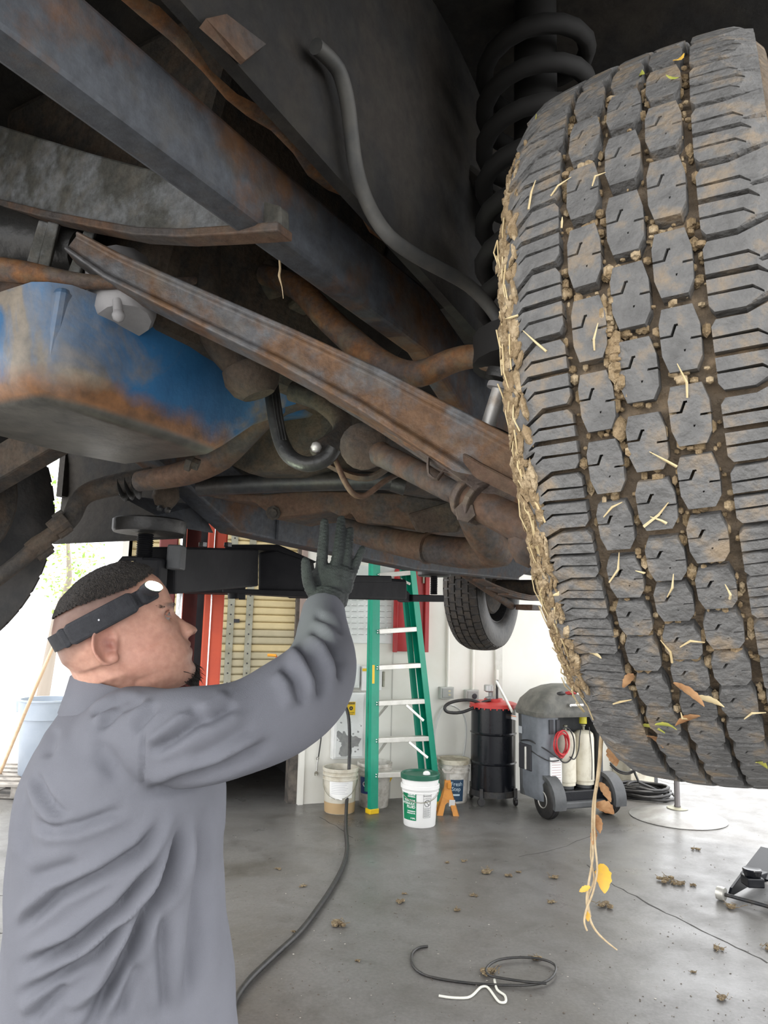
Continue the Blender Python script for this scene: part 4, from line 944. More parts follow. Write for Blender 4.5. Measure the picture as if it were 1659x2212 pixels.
# trousers and boots (below the frame)
m_trouser = mat('dark_trousers', (.03, .032, .04), .9, bump=.3, bscale=300); tr_ = MB()
tr_.rings([[v for v in r] for r in [ell(HIP + Zv * .03, hf0, hr, .155, .195), ell(HIP + Zv * -.05, hf0, hr, .155, .195), ell(HIP + Zv * -.12, hf0, hr, .13, .18)]])
for sg in (1, -1):
    h_ = HIP + hr * (.098 * sg) + Zv * -.06; tr_.tube([h_, Vector((h_.x + .02, h_.y, .50)), Vector((h_.x - .02, h_.y, .10))], [.105, .082, .075], 18, smooth=1)
place_mesh('trousers', remeshed(tr_, 'trousers', .008, 6), m_trouser, person)
for sg in (1, -1):
    h_ = HIP + hr * (.098 * sg); bt = MB(); b0 = Vector((h_.x - .02, h_.y, 0))
    bt.rings([ell(b0 + hf0 * .06 + Zv * .002, hf0, hr, .145, .052), ell(b0 + hf0 * .06 + Zv * .03, hf0, hr, .145, .052), ell(b0 + hf0 * .05 + Zv * .06, hf0, hr, .125, .05), ell(b0 + Zv * .09, hf0, hr, .07, .052), ell(b0 + Zv * .16, hf0, hr, .058, .055)])
    bt.build('boot', m_black, person, smooth=40)
# glove on the raised hand: back of the hand towards the camera
gl = MB(); GD = 1.385
hx = Matrix((rt, fw, up)).transposed()
gl.tube([P(701, 1335, 1.34), P(702, 1310, 1.365), P(708, 1285, 1.38)], [.036, .035, .034], 16)
pv = [(690, 1296), (693, 1268), (700, 1240), (738, 1232), (752, 1260), (738, 1295)]
gl.ball(P(710, 1290, 1.38), .036, 16, (1.05, .62, 1.0)); gl.ball(P(716, 1262, 1.385), .037, 16, (1.15, .52, .9), hx); gl.ball(P(718, 1240, 1.387), .034, 16, (1.2, .48, .6), hx)
fgs = [[(693, 1250, 1.382, 15), (695, 1215, 1.385, 13), (699, 1170, 1.40, 11.5), (701, 1128, 1.415, 9.5)],      # index
       [(722, 1240, 1.385, 14), (729, 1200, 1.395, 12.5), (734, 1160, 1.415, 11.5), (737, 1122, 1.435, 9.5)],     # middle
       [(742, 1244, 1.39, 13), (748, 1210, 1.40, 11.5), (753, 1175, 1.415, 10.5), (756, 1146, 1.43, 9)],          # ring
       [(750, 1262, 1.395, 12.5), (762, 1235, 1.40, 10.5), (772, 1210, 1.41, 9.5), (783, 1186, 1.42, 8)],         # little
       [(694, 1300, 1.37, 17), (672, 1272, 1.36, 14.5), (663, 1243, 1.36, 12.5), (660, 1212, 1.365, 10)]]         # thumb
for q in fgs: finger(gl, pts(*q), rads(*q), 12)
gme = remeshed(gl, 'glove', .0022, 3, .5)
co = get_co(gme); no = get_no(gme); set_co(gme, co + no * (.0006 * np.sin(co[:, 2] * 900) * np.sin(co[:, 0] * 300))[:, None])
place_mesh('glove', gme, mat('black_glove', (.022, .026, .026), .6, c2=(.04, .048, .046), scale=60, bump=.4, bscale=600), person, label='thin black work glove')

# ---------------- headlamp
hlp = thing('headlamp', HP(.1, .04, .0), 'glowing headlamp on a black elastic strap around the head', 'headlamp')
m_strap = mat('black_strap', (.022, .023, .028), .75, c2=(.035, .036, .042), scale=80, bump=.3, bscale=700)
# strap follows the skull: cut the head with a tilted plane
def strap_pt(t):     # t angle around the head in the strap plane, 0 = front
    A = Vector(hl(322, 1275)); B = Vector(hl(131, 1392)); k = (1 - math.cos(t)) / 2
    return A.lerp(B, k), math.sin(t)
ring = []
for k in range(64):
    t = 2 * math.pi * k / 64; c2, s_ = strap_pt(t)
    wmax = .0755 * abs(s_) ** .72 * (1 if s_ >= 0 else -1)
    ring.append(HP(c2[0], c2[1], wmax))
dv = Vector(hl(322, 1275)) - Vector(hl(131, 1392)); dv.normalize(); pn = (hu * dv[0] - hf * dv[1]).normalized()     # normal of the strap plane, up
cen = sum(ring, Vector()) / 64; rs = []
for p in ring:
    o_ = (p - cen); o_ = (o_ - pn * o_.dot(pn)).normalized()
    rs.append([p - pn * .0125 + o_ * .001, p - pn * .0125 + o_ * .0035, p + pn * .0125 + o_ * .0035, p + pn * .0125 + o_ * .001])
MB().rings(rs, closed=True).build('strap', m_strap, hlp, smooth=40)
def strap_at(k): return ring[k % 64], rs[k % 64]
# battery housing on the side of the strap (near side k between 8 and 24)
def pod(k0, k1, hw_, th_, name, mt, bev=.004):
    mb = MB(); rr = []
    for k in range(k0, k1 + 1):
        p = ring[k % 64]; o_ = (p - cen); o_ = (o_ - pn * o_.dot(pn)).normalized(); e = 1.0 if k0 < k < k1 else .82
        rr.append([p - pn * hw_ * e + o_ * .001, p - pn * hw_ * e + o_ * th_ * e, p + pn * hw_ * e + o_ * th_ * e, p + pn * hw_ * e + o_ * .001])
    return mb.rings(rr).build(name, mt, hlp, bevel=bev)
hb = pod(10, 23, .0165, .012, 'battery_case', m_strap)
pod(23, 25, .0155, .009, 'strap_buckle', m_strap, .002)
lamp_c = HP(*hl(331, 1268), .034)
lm_z = (hf * .55 + hr * .50 + hu * .62).normalized()
pod(4, 9, .0135, .014, 'lamp_housing', m_strap)
ll = P(330, 1268, 1.105); lz = (hf * .62 + hr * .62 + hu * .25).normalized()
lens_x = (P(352, 1260, 1.1) - P(310, 1278, 1.1)).normalized()
MB().prism([(.0165 * math.cos(a), .0088 * math.sin(a)) for a in np.linspace(0, 2 * math.pi, 28, endpoint=False)], mat_axis(ll, lz, lens_x), -.012, .002).build('lens_bezel', m_strap, hlp, bevel=.002)
MB().prism([(.0148 * math.cos(a), .0074 * math.sin(a)) for a in np.linspace(0, 2 * math.pi, 28, endpoint=False)], mat_axis(ll, lz, lens_x), .0015, .0045).build('lens', mat('lit_lens', (.9, 1, .8), .3, emit=(.82, 1.0, .62), es=14), hlp, label='bright greenish-white lit lens')
MB().ball(strap_at(17)[0] + hr * .013, .0016, 8).build('indicator', mat('indicator', (.8, .8, .85), .3), hb)
spl = bpy.data.lights.new('headlamp_beam', 'SPOT'); spl.energy = 2.2; spl.color = (.86, 1.0, .74); spl.spot_size = math.radians(120); spl.spot_blend = .9; spl.shadow_soft_size = .012
so = bpy.data.objects.new('headlamp_beam', spl); bz = (hf0 * .9 + Vector((0, 0, .55)) + ta * .3).normalized()
so.parent = hlp; COL.objects.link(so); so.matrix_parent_inverse = WM[hlp.name].inverted(); so.matrix_basis = mat_axis(ll + lz * .014, -bz)
# ================================================================== WORKSHOP THINGS
def text_geo(s, size, align='CENTER', bold=0.0):
    c = bpy.data.curves.new('t', 'FONT'); c.body = s; c.size = size; c.align_x = align; c.align_y = 'CENTER'; c.resolution_u = 2; c.offset = bold
    o = bpy.data.objects.new('t', c); COL.objects.link(o); dg = bpy.context.evaluated_depsgraph_get(); dg.update()
    me = bpy.data.meshes.new_from_object(o.evaluated_get(dg)); vs = [v.co.copy() for v in me.vertices]; fs = [tuple(p.vertices) for p in me.polygons]
    bpy.data.objects.remove(o); bpy.data.curves.remove(c); bpy.data.meshes.remove(me); return vs, fs
def add_text(mb, s, size, fn, x=0, y=0, align='CENTER', bold=0.0):
    vs, fs = text_geo(s, size, align, bold); return mb.add([fn(v.x + x, v.y + y) for v in vs], fs)
def patch(mb, x0, x1, y0, y1, fn, n=8):     # curved rectangular sheet with a little thickness left to fn
    vs = []; fs = []
    for i in range(n + 1):
        for j in (0, 1): vs.append(fn(x0 + (x1 - x0) * i / n, (y0, y1)[j]))
    for i in range(n): fs.append((2 * i, 2 * i + 2, 2 * i + 3, 2 * i + 1))
    return mb.add(vs, fs)

m_liftblk = mat('lift_black', (.008, .008, .010), .6, c2=(.016, .016, .018), scale=9, bump=.1, spec=.2)
m_orange = mat('lift_orange', (.62, .075, .022), .45, c2=(.50, .055, .02), scale=5, bump=.05)
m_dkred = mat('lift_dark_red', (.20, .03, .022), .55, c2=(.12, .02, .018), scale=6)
m_chrome = mat('chrome', (.7, .7, .7), .18, 1.0)
m_alu = mat('aluminium', (.66, .65, .60), .38, .55, c2=(.56, .55, .50), scale=9)
m_white = mat('white_enamel', (.76, .77, .76), .45, c2=(.68, .69, .67), scale=5)
m_whitep = mat('white_plastic', (.82, .82, .80), .4)
m_dirtyp = mat('dirty_pail_plastic', (.60, .57, .48), .55, c2=(.40, .35, .26), scale=9, lo=.45, hi=.75)
m_dirtyp2 = mat('grimy_pail_plastic', (.62, .60, .55), .55, c2=(.30, .27, .22), scale=14, lo=.42, hi=.72)
m_ink = mat('black_ink', (.03, .03, .035), .6); m_wink = mat('white_ink', (.85, .86, .85), .6)
m_green = mat('fibreglass_green', (.0, .285, .175), .42, c2=(.0, .25, .155), scale=8)
m_yellow = mat('yellow_plastic', (.80, .52, .015), .45)
m_red = mat('red_paint', (.42, .025, .025), .4, c2=(.34, .02, .02), scale=4)
m_reddrum = mat('red_lid', (.50, .035, .03), .4)
m_glossblack = mat('gloss_black', (.006, .007, .010), .2, c2=(.010, .011, .014), scale=6, spec=.35)
m_mgrey = mat('charcoal_plastic', (.055, .058, .06), .55, c2=(.09, .092, .095), scale=7, bump=.12, bscale=200)
m_mgrey2 = mat('dusty_charcoal', (.085, .085, .075), .6, c2=(.15, .145, .125), scale=9, bump=.12, bscale=200)
m_mgreyl = mat('silver_grey_panel', (.11, .12, .135), .45, c2=(.17, .185, .205), scale=5)
m_tank = mat('worn_white_tank', (.70, .66, .54), .5, c2=(.52, .46, .34), scale=12, lo=.5, hi=.78)
m_label = mat('paper_label', (.80, .80, .78), .7)
m_black2 = mat('black_hose', (.014, .014, .016), .42, c2=(.03, .028, .026), scale=30)
m_beige = mat('door_cream', (.66, .55, .31), .55, c2=(.55, .45, .25), scale=3, bump=.05)
m_beige2 = mat('door_grey_cream', (.52, .46, .31), .6, c2=(.43, .38, .25), scale=3, bump=.05)
m_galv = mat('galvanised', (.36, .355, .29), .55, .35, c2=(.28, .27, .2), scale=10)
m_wood = mat('raw_wood', (.78, .58, .40), .75, c2=(.70, .48, .30), scale=14, stretch=(1, 1, .1))
m_darkwood = mat('dark_jamb', (.05, .045, .042), .85, c2=(.14, .12, .10), scale=9)

# ------------------------------------------------ two-post lift
lift = thing('vehicle_lift', PZ(440, 1862, 0), 'orange-red two post lift column with black swing arms under the truck', 'vehicle lift')
def vbar(mb, x0, x1, y, d0, d1, z0, z1):        # upright box spanning pixels x0..x1 at row y, depth d0..d1
    a = P(x0, y, d0); b = P(x1, y, d0); dd = Vector((ray((x0 + x1) / 2, y).x, ray((x0 + x1) / 2, y).y, 0)) * (d1 - d0)
    c = [Vector((a.x, a.y, 0)), Vector((b.x, b.y, 0)), Vector((b.x, b.y, 0)) + dd, Vector((a.x, a.y, 0)) + dd]
    return mb.hexa([v + Zv * z0 for v in c] + [v + Zv * z1 for v in c])
cx_ = MB(); vbar(cx_, 436, 480, 1380, 2.86, 3.16, .012, 3.6); col_ = cx_.build('column_flange', m_orange, lift, bevel=.006)
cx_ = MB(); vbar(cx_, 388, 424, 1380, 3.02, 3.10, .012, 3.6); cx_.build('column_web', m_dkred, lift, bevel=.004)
cx_ = MB(); vbar(cx_, 421, 437, 1380, 2.92, 3.08, .012, 3.6); cx_.build('slide_track', m_liftblk, lift)
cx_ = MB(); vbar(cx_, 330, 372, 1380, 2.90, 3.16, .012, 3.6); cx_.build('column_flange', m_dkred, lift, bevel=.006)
cx_ = MB(); vbar(cx_, 320, 500, 1380, 2.80, 3.25, 0, .012); cx_.build('base_plate', m_liftblk, lift)
p0 = P(383, 1380, 2.80); MB().tube([Vector((p0.x, p0.y, .012)), Vector((p0.x, p0.y, 2.2))], .013, 14).build('lift_cylinder', m_chrome, lift, smooth=50)
p0 = P(452, 1380, 2.855); MB().tube([Vector((p0.x, p0.y, .3)), Vector((p0.x, p0.y, 3.0))], .003, 8).build('safety_cable', m_chrome, lift, smooth=50)
# carriage and pivot
cg = MB(); vbar(cg, 395, 520, 1230, 2.62, 2.84, 1.70, 1.86); car_ = cg.build('carriage', m_liftblk, lift, bevel=.008)
# front arm towards the far front pad
fa = MB().bar(P(340, 1232, 1.86), P(528, 1226, 2.36), .10, .118, (0, 0, 1)).build('swing_arm', m_liftblk, lift, bevel=.006)
for x in (438, 492): MB().lathe([(.013, 0), (.013, .012), (.001, .014)], 6, mat_axis(P(x, 1181, 2.15 if x < 450 else 2.25), Zv)).build('arm_bolt', m_chrome, fa)
pd = P(322, 1152, 1.80)
MB().lathe([(.083, 0), (.086, .006), (.086, .030), (.08, .034), (.001, .034)], 32, Matrix.Translation(pd)).build('lift_pad', m_black, fa, smooth=40)
mb = MB(); 
for k in range(12): mb.lathe([(.017, 0), (.0205, .0025), (.017, .005)], 16, Matrix.Translation(pd + Vector((-.008, 0, -.062 + .005 * k))))
mb.build('pad_screw', m_liftblk, fa, smooth=30)
MB().box(pd + Vector((.01, 0, -.105)), (.066, .07, .09)).build('screw_socket', m_liftblk, fa, bevel=.008)
MB().box(pd + Vector((.062, .03, -.055)), (.035, .05, .06)).build('socket_block', m_mgrey, fa, bevel=.004)
MB().tube([pd + Vector((-.055, -.03, -.15)), pd + Vector((-.055, -.03, -.075)), pd + Vector((-.035, -.03, -.065)), pd + Vector((0, -.03, -.065))], .006, 8, smooth=1).build('lock_handle', m_liftblk, fa, smooth=50)
# hinge knuckle
out = [(557, 1193), (600, 1186), (655, 1205), (668, 1283), (557, 1278)]
a_ = [P(x, y, 2.42) for x, y in out]; kn = MB().rings([a_, [v + Vector((.02, .16, 0)) for v in a_]]).build('arm_knuckle', m_liftblk, lift, bevel=.008)
out = [(485, 1176), (600, 1176), (660, 1203), (650, 1208), (596, 1189), (485, 1186)]
a_ = [P(x, y, 2.40) for x, y in out]; MB().rings([a_, [v + Vector((.02, .20, 0)) for v in a_]]).build('hinge_plate', m_liftblk, kn, bevel=.003)
out = [(480, 1271), (668, 1276), (668, 1290), (480, 1280)]
a_ = [P(x, y, 2.40) for x, y in out]; MB().rings([a_, [v + Vector((.02, .20, 0)) for v in a_]]).build('hinge_plate', m_liftblk, kn, bevel=.003)
MB().tube([P(505, 1276, 2.44), P(505, 1292, 2.44)], .02, 12).build('pivot_pin', m_liftblk, kn, smooth=40)
MB().bar(P(523, 1262, 2.41), P(523, 1295, 2.41), .02, .012, fw).build('stop_tab', m_liftblk, kn)
# rear arm
ra2 = MB().bar(P(640, 1265, 2.50), P(858, 1274, 3.05), .10, .085).build('swing_arm', m_liftblk, lift, bevel=.012)
MB().bar(P(720, 1250, 2.66), P(826, 1251, 2.94), .09, .025).build('arm_cover', m_liftblk, ra2, bevel=.004)
MB().rings([[P(858, 1257, 3.05), P(858, 1300, 3.05), P(858, 1300, 3.05) + Vector((.01, .1, 0)), P(858, 1257, 3.05) + Vector((.01, .1, 0))], [P(884, 1282, 3.14), P(884, 1300, 3.14), P(884, 1300, 3.14) + Vector((.01, .08, 0)), P(884, 1282, 3.14) + Vector((.01, .08, 0))]]).build('arm_nose', m_liftblk, ra2, bevel=.006)
MB().bar(P(880, 1292, 3.16), P(948, 1293, 3.34), .06, .03).build('inner_arm', m_liftblk, ra2, bevel=.003)
mb = MB(); pb = P(937, 1284, 3.32)
for k in range(10): mb.lathe([(.014, 0), (.017, .004), (.014, .008)], 12, Matrix.Translation(pb + Zv * (.008 * k)))
mb.build('pad_screw', m_liftblk, ra2, smooth=30)
MB().lathe([(.07, 0), (.075, .005), (.075, .02), (.001, .022)], 24, Matrix.Translation(pb + Zv * .08)).build('lift_pad', m_black, ra2, smooth=40)

# ------------------------------------------------ roll-up door (half raised)
zb = WT(560, 1575)[1]
door = bpy.data.objects.new('door_1', None); attach(door, None, Matrix.Translation(W(TD0 / 2, zb, -.08))); tag(door, kind='structure')
slat = MB(); pr = [(0, 0), (.020, .006), (.026, .016), (.026, .050), (.020, .060), (0, .066), (-.006, .066), (-.006, 0)]
L_ = -TD0 - .06
slat.rings([[wm_at(0, 0, -.10) @ Vector((x, h, o)) for o, h in pr] for x in (TD0 + .03, -.03)])
s0 = slat.build('door_slat', m_beige, door)
z_s = zb - 0.0; dz0 = z_s
s0.matrix_basis = Matrix.Translation(Vector((0, 0, dz0))) @ s0.matrix_basis; WM[s0.name] = s0.matrix_basis.copy()
me2 = s0.data.copy(); me2.materials.clear(); me2.materials.append(m_beige2)
zlim = WT(560, 1372)[1]
k = 1
while zb + .066 * k < DOOR_H + .05:
    o = bpy.data.objects.new('door_slat', s0.data if zb + .066 * k > zlim or k % 5 == 0 else me2); attach(o, door, Matrix.Translation(Vector((0, 0, .066 * k))) @ WM[s0.name]); k += 1
s0.data = me2
for x in (497, 538):
    t = WT(x, 1400)[0]; st = MB(); wall_box(st, t - .03, t + .03, zb, DOOR_H, -.072, -.060); so_ = st.build('door_stile', m_galv, door)
    for k in range(26): MB().prism([(.008 * math.cos(a), .008 * math.sin(a)) for a in np.linspace(0, 2 * math.pi, 6, endpoint=False)], wm_at(t, zb + .05 + .085 * k, -.0605), 0, .002).build('stile_hole', m_ink, so_)
t, z = WT(511, 1341, -.07); mb = MB(); wall_box(mb, t - .024, t + .024, z - .016, z + .016, -.0735, -.058); mb.build('door_plate', m_ink, door)
mb = MB(); wall_box(mb, TD0, 0, zb - .05, zb + .01, -.11, -.06); mb.build('bottom_bar', m_galv, door)
mb = MB(); wall_box(mb, -.075, -.001, 0, DOOR_H, -.17, -.03); mb.build('trim_1', m_darkwood, kind='structure')
mb = MB(); wall_box(mb, -.045, .0, .9, DOOR_H, -.03, .02); mb.build('trim_2', mat('jamb_brown', (.32, .25, .22), .7), kind='structure')
mb = MB(); wall_box(mb, 0, .045, 0, .95, .0, .022); mb.build('trim_3', m_wall, kind='structure')

# ------------------------------------------------ wall fittings
def wbox(name, x0, y0, x1, y1, off0, off1, mt, parent=None, bevel=.004, **tags):
    t0, zb_ = WT(x0, y1, off1); t1, zt_ = WT(x1, y0, off1); mb = MB(); wall_box(mb, t0, t1, zb_, zt_, off0, off1); return mb.build(name, mt, parent, bevel=bevel, **tags)
def wthing(name, x, y, off, label, cat, group=None):
    return thing(name, WPX(x, y, off), label, cat, group)
# louvered panel
lp = wthing('louvered_panel', 790, 1389, .01, 'white louvered steel hanging panel on the wall behind the ladder', 'wall panel')
wbox('panel_sheet', 730, 1225, 853, 1389, .003, .012, m_white, lp)
lv = MB(); pl = [(-.024, -.008), (.024, -.008), (.024, .004), (.018, .0095), (-.018, .0095), (-.024, .004)]
lv.rings([[Vector((x, y, 0)) for x, y in pl], [Vector((x * .92, y * .9 - .001, .006)) for x, y in pl]])
lme = bpy.data.meshes.new('louver'); lme.from_pydata(lv.v, [], lv.f); lme.materials.append(m_white)
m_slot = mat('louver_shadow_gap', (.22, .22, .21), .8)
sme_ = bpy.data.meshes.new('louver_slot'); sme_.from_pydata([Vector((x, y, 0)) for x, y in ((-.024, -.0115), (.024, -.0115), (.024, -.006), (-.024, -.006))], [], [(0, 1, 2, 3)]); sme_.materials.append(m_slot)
for r_i in range(9):
    for c_i in range(8):
        t, z = WT(750 + 15.1 * c_i, 1368.5 - 12.4 * r_i, .012)
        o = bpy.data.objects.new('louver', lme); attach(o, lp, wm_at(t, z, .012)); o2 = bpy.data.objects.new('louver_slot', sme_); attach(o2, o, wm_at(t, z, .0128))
# red board
rb_ = wthing('red_board', 888, 1408, .04, 'tall red painted metal cabinet side on the wall behind the ladder', 'cabinet')
wbox('back_panel', 852, 1232, 927, 1407, .003, .03, m_red, rb_)
for x0, x1 in ((850, 862), (917, 929)): wbox('edge_channel', x0, 1232, x1, 1409, .031, .06, m_red, rb_)
wbox('pegs_strip', 914, 1236, 918, 1260, .031, .05, m_galv, rb_)
# electrical boxes
eb1 = wthing('fuse_box', 759, 1486, .08, 'small white fuse box mounted above the larger breaker panel', 'electrical box')
wbox('box_body', 738, 1435, 778, 1486, .003, .08, m_white, eb1); wbox('box_cover', 741, 1439, 775, 1482, .081, .088, m_white, eb1); wbox('conduit_stub', 754, 1486, 760, 1497, .02, .05, m_galv, eb1)
eb2 = wthing('disconnect_switch', 800, 1490, .08, 'white disconnect box with a yellow label half behind the ladder rail', 'electrical box')
wbox('box_body', 781, 1440, 826, 1492, .003, .07, m_white, eb2); wbox('warning_label', 783, 1444, 798, 1450, .071, .073, m_yellow, eb2, 0); wbox('lever', 827, 1451, 832, 1484, .02, .05, m_galv, eb2)
bp_ = wthing('breaker_panel', 755, 1640, .1, 'white breaker panel with peeling grey patch and yellow warning sticker', 'electrical box')
wbox('box_body', 718, 1496, 791, 1641, .003, .085, m_white, bp_, .006); pdr = wbox('panel_door', 723, 1499, 787, 1637, .086, .098, m_white, bp_, .004)
# peeled patch on the door
rr_ = random.Random(11); pp_ = []
for k in range(46):
    a = 2 * math.pi * k / 46; r0 = (1 + .28 * math.sin(3 * a + 1) + rr_.uniform(-.22, .22)); pp_.append((750 + 22 * r0 * math.cos(a), 1604 - 24 * r0 * math.sin(a) * (1.15 if math.sin(a) < 0 else .9)))
mpl = mat('bare_grey_steel', (.24, .24, .24), .6, c2=(.3, .3, .29), scale=30)
MB().rings([[WPX(x, min(max(y, 1560), 1634), .0982) for x, y in pp_], [WPX(x, min(max(y, 1560), 1634), .0990) for x, y in pp_]]).build('peeled_patch', mpl, pdr)
for k in range(26):
    x = rr_.uniform(727, 782); y = rr_.uniform(1548, 1632); s_ = rr_.uniform(.7, 2.4); q = [(x + s_ * math.cos(t) * rr_.uniform(.6, 1.3), y + s_ * math.sin(t) * rr_.uniform(.6, 1.3)) for t in np.linspace(0, 5.4, 6)]
    if k < 14: MB().rings([[WPX(a, b, .0982) for a, b in q], [WPX(a, b, .0989) for a, b in q]]).build('peeled_fleck', mpl, pdr)
stk = wbox('warning_sticker', 749, 1516, 768, 1545, .0982, .0992, m_yellow, pdr, 0)
wbox('sticker_header', 750, 1517, 767, 1521.5, .0994, .1, m_ink, stk, 0)
t, z = WT(758.5, 1530, .1); MB().prism([(.018 * math.cos(a), .018 * math.sin(a)) for a in np.linspace(0, 2 * math.pi, 14, endpoint=False)], wm_at(t, z, .0994), 0, .0006).build('sticker_symbol', m_ink, stk)
mb = MB(); t2, z2 = WT(758.5, 1519.2, .1003); add_text(mb, 'WARNING', .015, lambda x, y: W(t2 + x, z2 + y, .1004)); mb.build('sticker_text', m_yellow, stk)
mb = MB(); add_text(mb, 'A', .022, lambda x, y: W(t + x, z + y, .1004)); mb.build('sticker_mark', m_yellow, stk)
for j, yy in enumerate((1539, 1542.5)): wbox('sticker_line', 752, yy, 765 - 2 * j, yy + 1.1, .0994, .1, m_ink, stk, 0)
# conduits and outlets
for x, y0, y1, x2, y2, rnd_sock, lab in ((967, 1250, 1484, 952, 981, False, 'grey duplex outlet box at the end of a thin white conduit'), (1021, 1250, 1491, 1007, 1035, True, 'grey box with one round black power socket below a white conduit')):
    ob = wthing('power_outlet', x, 1510, .05, lab, 'power outlet')
    a = WPX(x - (1 if not rnd_sock else 2), y0 + 120, .02); b = WPX(x, y1 + 1, .02); a = Vector((b.x, b.y, 2.6)); MB().tube([b, a], .014, 10).build('conduit', m_wall, ob, smooth=50)
    bb = wbox('outlet_box', x2, 1484 if not rnd_sock else 1490, y2, 1510 if not rnd_sock else 1517, .003, .055, mat('outlet_grey', (.42, .43, .40), .5), ob)
    fp = wbox('face_plate', x2 + 4, 1487 if not rnd_sock else 1493, y2 - 2, 1507 if not rnd_sock else 1514, .056, .062, mat('outlet_plate', (.33, .34, .32), .45), ob)
    if rnd_sock:
        t, z = WT(1025, 1504, .062); MB().lathe([(.026, 0), (.026, .004), (.02, .006), (.001, .004)], 20, wm_at(t, z, .0625)).build('round_socket', m_ink, fp, smooth=40)
    else:
        for yy in (1493, 1501):
            t, z = WT(971, yy, .062); MB().prism([(.011 * math.cos(a) * 1.2, .009 * math.sin(a)) for a in np.linspace(0, 2 * math.pi, 12, endpoint=False)], wm_at(t, z, .0625), 0, .002).build('socket', mat('socket_ivory', (.62, .56, .36), .5), fp)
            for dx in (-.004, .004): MB().box(W(t + dx, z, .0652), (.0015, .001, .006)).build('socket_slot', m_ink, fp)
# post strip with handle plate
t0 = WT(1067, 1450)[0]; t1 = WT(1082, 1450)[0]; mb = MB(); wall_box(mb, t0, t1, 0, 3.2, 0, .03); tp3 = mb.build('trim_4', mat('post_cream', (.66, .65, .60), .7, c2=(.55, .54, .48), scale=8), kind='structure')
wbox('pull_handle', 1072, 1447, 1078, 1475, .031, .05, m_wall, tp3); t, z = WT(1071, 1486, .03); MB().lathe([(.012, 0), (.012, .02), (.001, .022)], 12, wm_at(t, z, .03)).build('knob', m_wall, tp3, smooth=40)
for x in (848, 1219):
    t = WT(x, 1450)[0]; mb = MB(); wall_box(mb, t - .004, t + .004, 0, 3.2, .0, .004); mb.build('wall_seam', mat('seam_grey', (.5, .49, .45), .8), wall_back)
# clear hose loop hung on the wall
hq = [(946, 1690), (942, 1649), (938, 1588), (953, 1535), (974, 1523), (1001, 1543), (1007, 1585), (1000, 1640), (996, 1665)]
tag(MB().tube([WPX(x, y, .05) for x, y in hq], .010, 8, smooth=2).build('clear_hose', mat('clear_vinyl', (.60, .60, .58), .3), smooth=60), 'pale clear vinyl hose hanging in a loop on the white wall', 'hose')
# wrench and strap hanging on the wall
wr = wthing('wrench', 690, 1675, .03, 'steel combination wrench hanging on a black strap from the wall', 'wrench')
MB().tube([WPX(703, 1543, .03), WPX(697, 1560, .03), WPX(693, 1600, .03), WPX(688, 1635, .03)], .006, 8).build('strap', m_black2, wr, smooth=50)
wbox('strap_tag', 692, 1570, 699, 1583, .02, .04, m_black2, wr)
MB().tube([WPX(687, 1637, .03), WPX(684, 1665, .03)], .007, 8).build('handle', m_chrome, wr, smooth=50)
t, z = WT(686, 1638, .03); MB().lathe([(.008, -.005), (.015, -.005), (.015, .005), (.008, .005)], 14, wm_at(t, z, .03), cap=False).build('ring_end', m_chrome, wr, smooth=40)
t, z = WT(683, 1671, .03); MB().prism([(.006, .02), (.018, .008), (.016, -.014), (.007, -.02), (.007, -.004), (-.007, -.004), (-.007, -.02), (-.016, -.014), (-.018, .008), (-.006, .02)], wm_at(t, z, .026), 0, .009).build('open_end', m_chrome, wr)
# orange crank by the door
oc = thing('crank_handle', P(598, 1452, 6.2), 'thin orange crank handle hanging beside the cream roll-up door', 'crank handle')
MB().tube(pts((578, 1415, 6.2), (597, 1416, 6.2)), .012, 8).build('grip', mat('orange_grip', (.8, .35, .03), .5), oc, smooth=50); MB().tube(pts((597, 1416, 6.2), (598, 1452, 6.2), (600, 1560, 6.25)), .008, 8).build('rod', mat('rod_red', (.45, .1, .04), .5), oc, smooth=50)

# ------------------------------------------------ green step ladder
lad = thing('step_ladder', PZ(866, 1752, 0), 'tall green fibreglass step ladder with silver steps and yellow feet', 'ladder')
Lb, Lt = PZ(805, 1757, 0), P(812, 1120, 6.92); Rb, Rt = PZ(941, 1737, 0), P(874, 1120, 7.0)
def channel(mb, a, b, w_, d_, inward, front):
    t = (b - a).normalized(); u = (inward - t * inward.dot(t)).normalized(); v = t.cross(u); v = v if v.dot(front) > 0 else -v
    th = .006
    q = [(-w_ / 2, d_ / 2), (w_ / 2, d_ / 2), (w_ / 2, d_ / 2 - th), (-w_ / 2 + th, d_ / 2 - th), (-w_ / 2 + th, -d_ / 2 + th), (w_ / 2, -d_ / 2 + th), (w_ / 2, -d_ / 2), (-w_ / 2, -d_ / 2)]
    return mb.rings([[p + u * x + v * y for x, y in q] for p in (a, b)])
inw = (Rb - Lb).normalized(); frn = Vector((inw.y, -inw.x, 0))
rl = channel(MB(), Lb + Zv * .03, Lt, .078, .045, inw, frn).build('rail', m_green, lad)
rr2 = channel(MB(), Rb + Zv * .03, Rt, .062, .085, -inw, frn).build('rail', m_green, lad)
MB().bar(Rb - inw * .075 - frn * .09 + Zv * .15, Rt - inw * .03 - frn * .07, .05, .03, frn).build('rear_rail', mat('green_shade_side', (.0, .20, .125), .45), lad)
MB().bar(Lb + inw * .03 - frn * .13 + Zv * .15, Lt + inw * .02 - frn * .09, .05, .03, frn).build('rear_rail', m_green, lad)
def on_rail(a, b, y):      # point of the rail line that projects to row y
    lo, hi = 0.0, 1.0
    for _ in range(40):
        m_ = (lo + hi) / 2
        if project(a.lerp(b, m_))[1] > y: lo = m_
        else: hi = m_
    return a.lerp(b, lo)
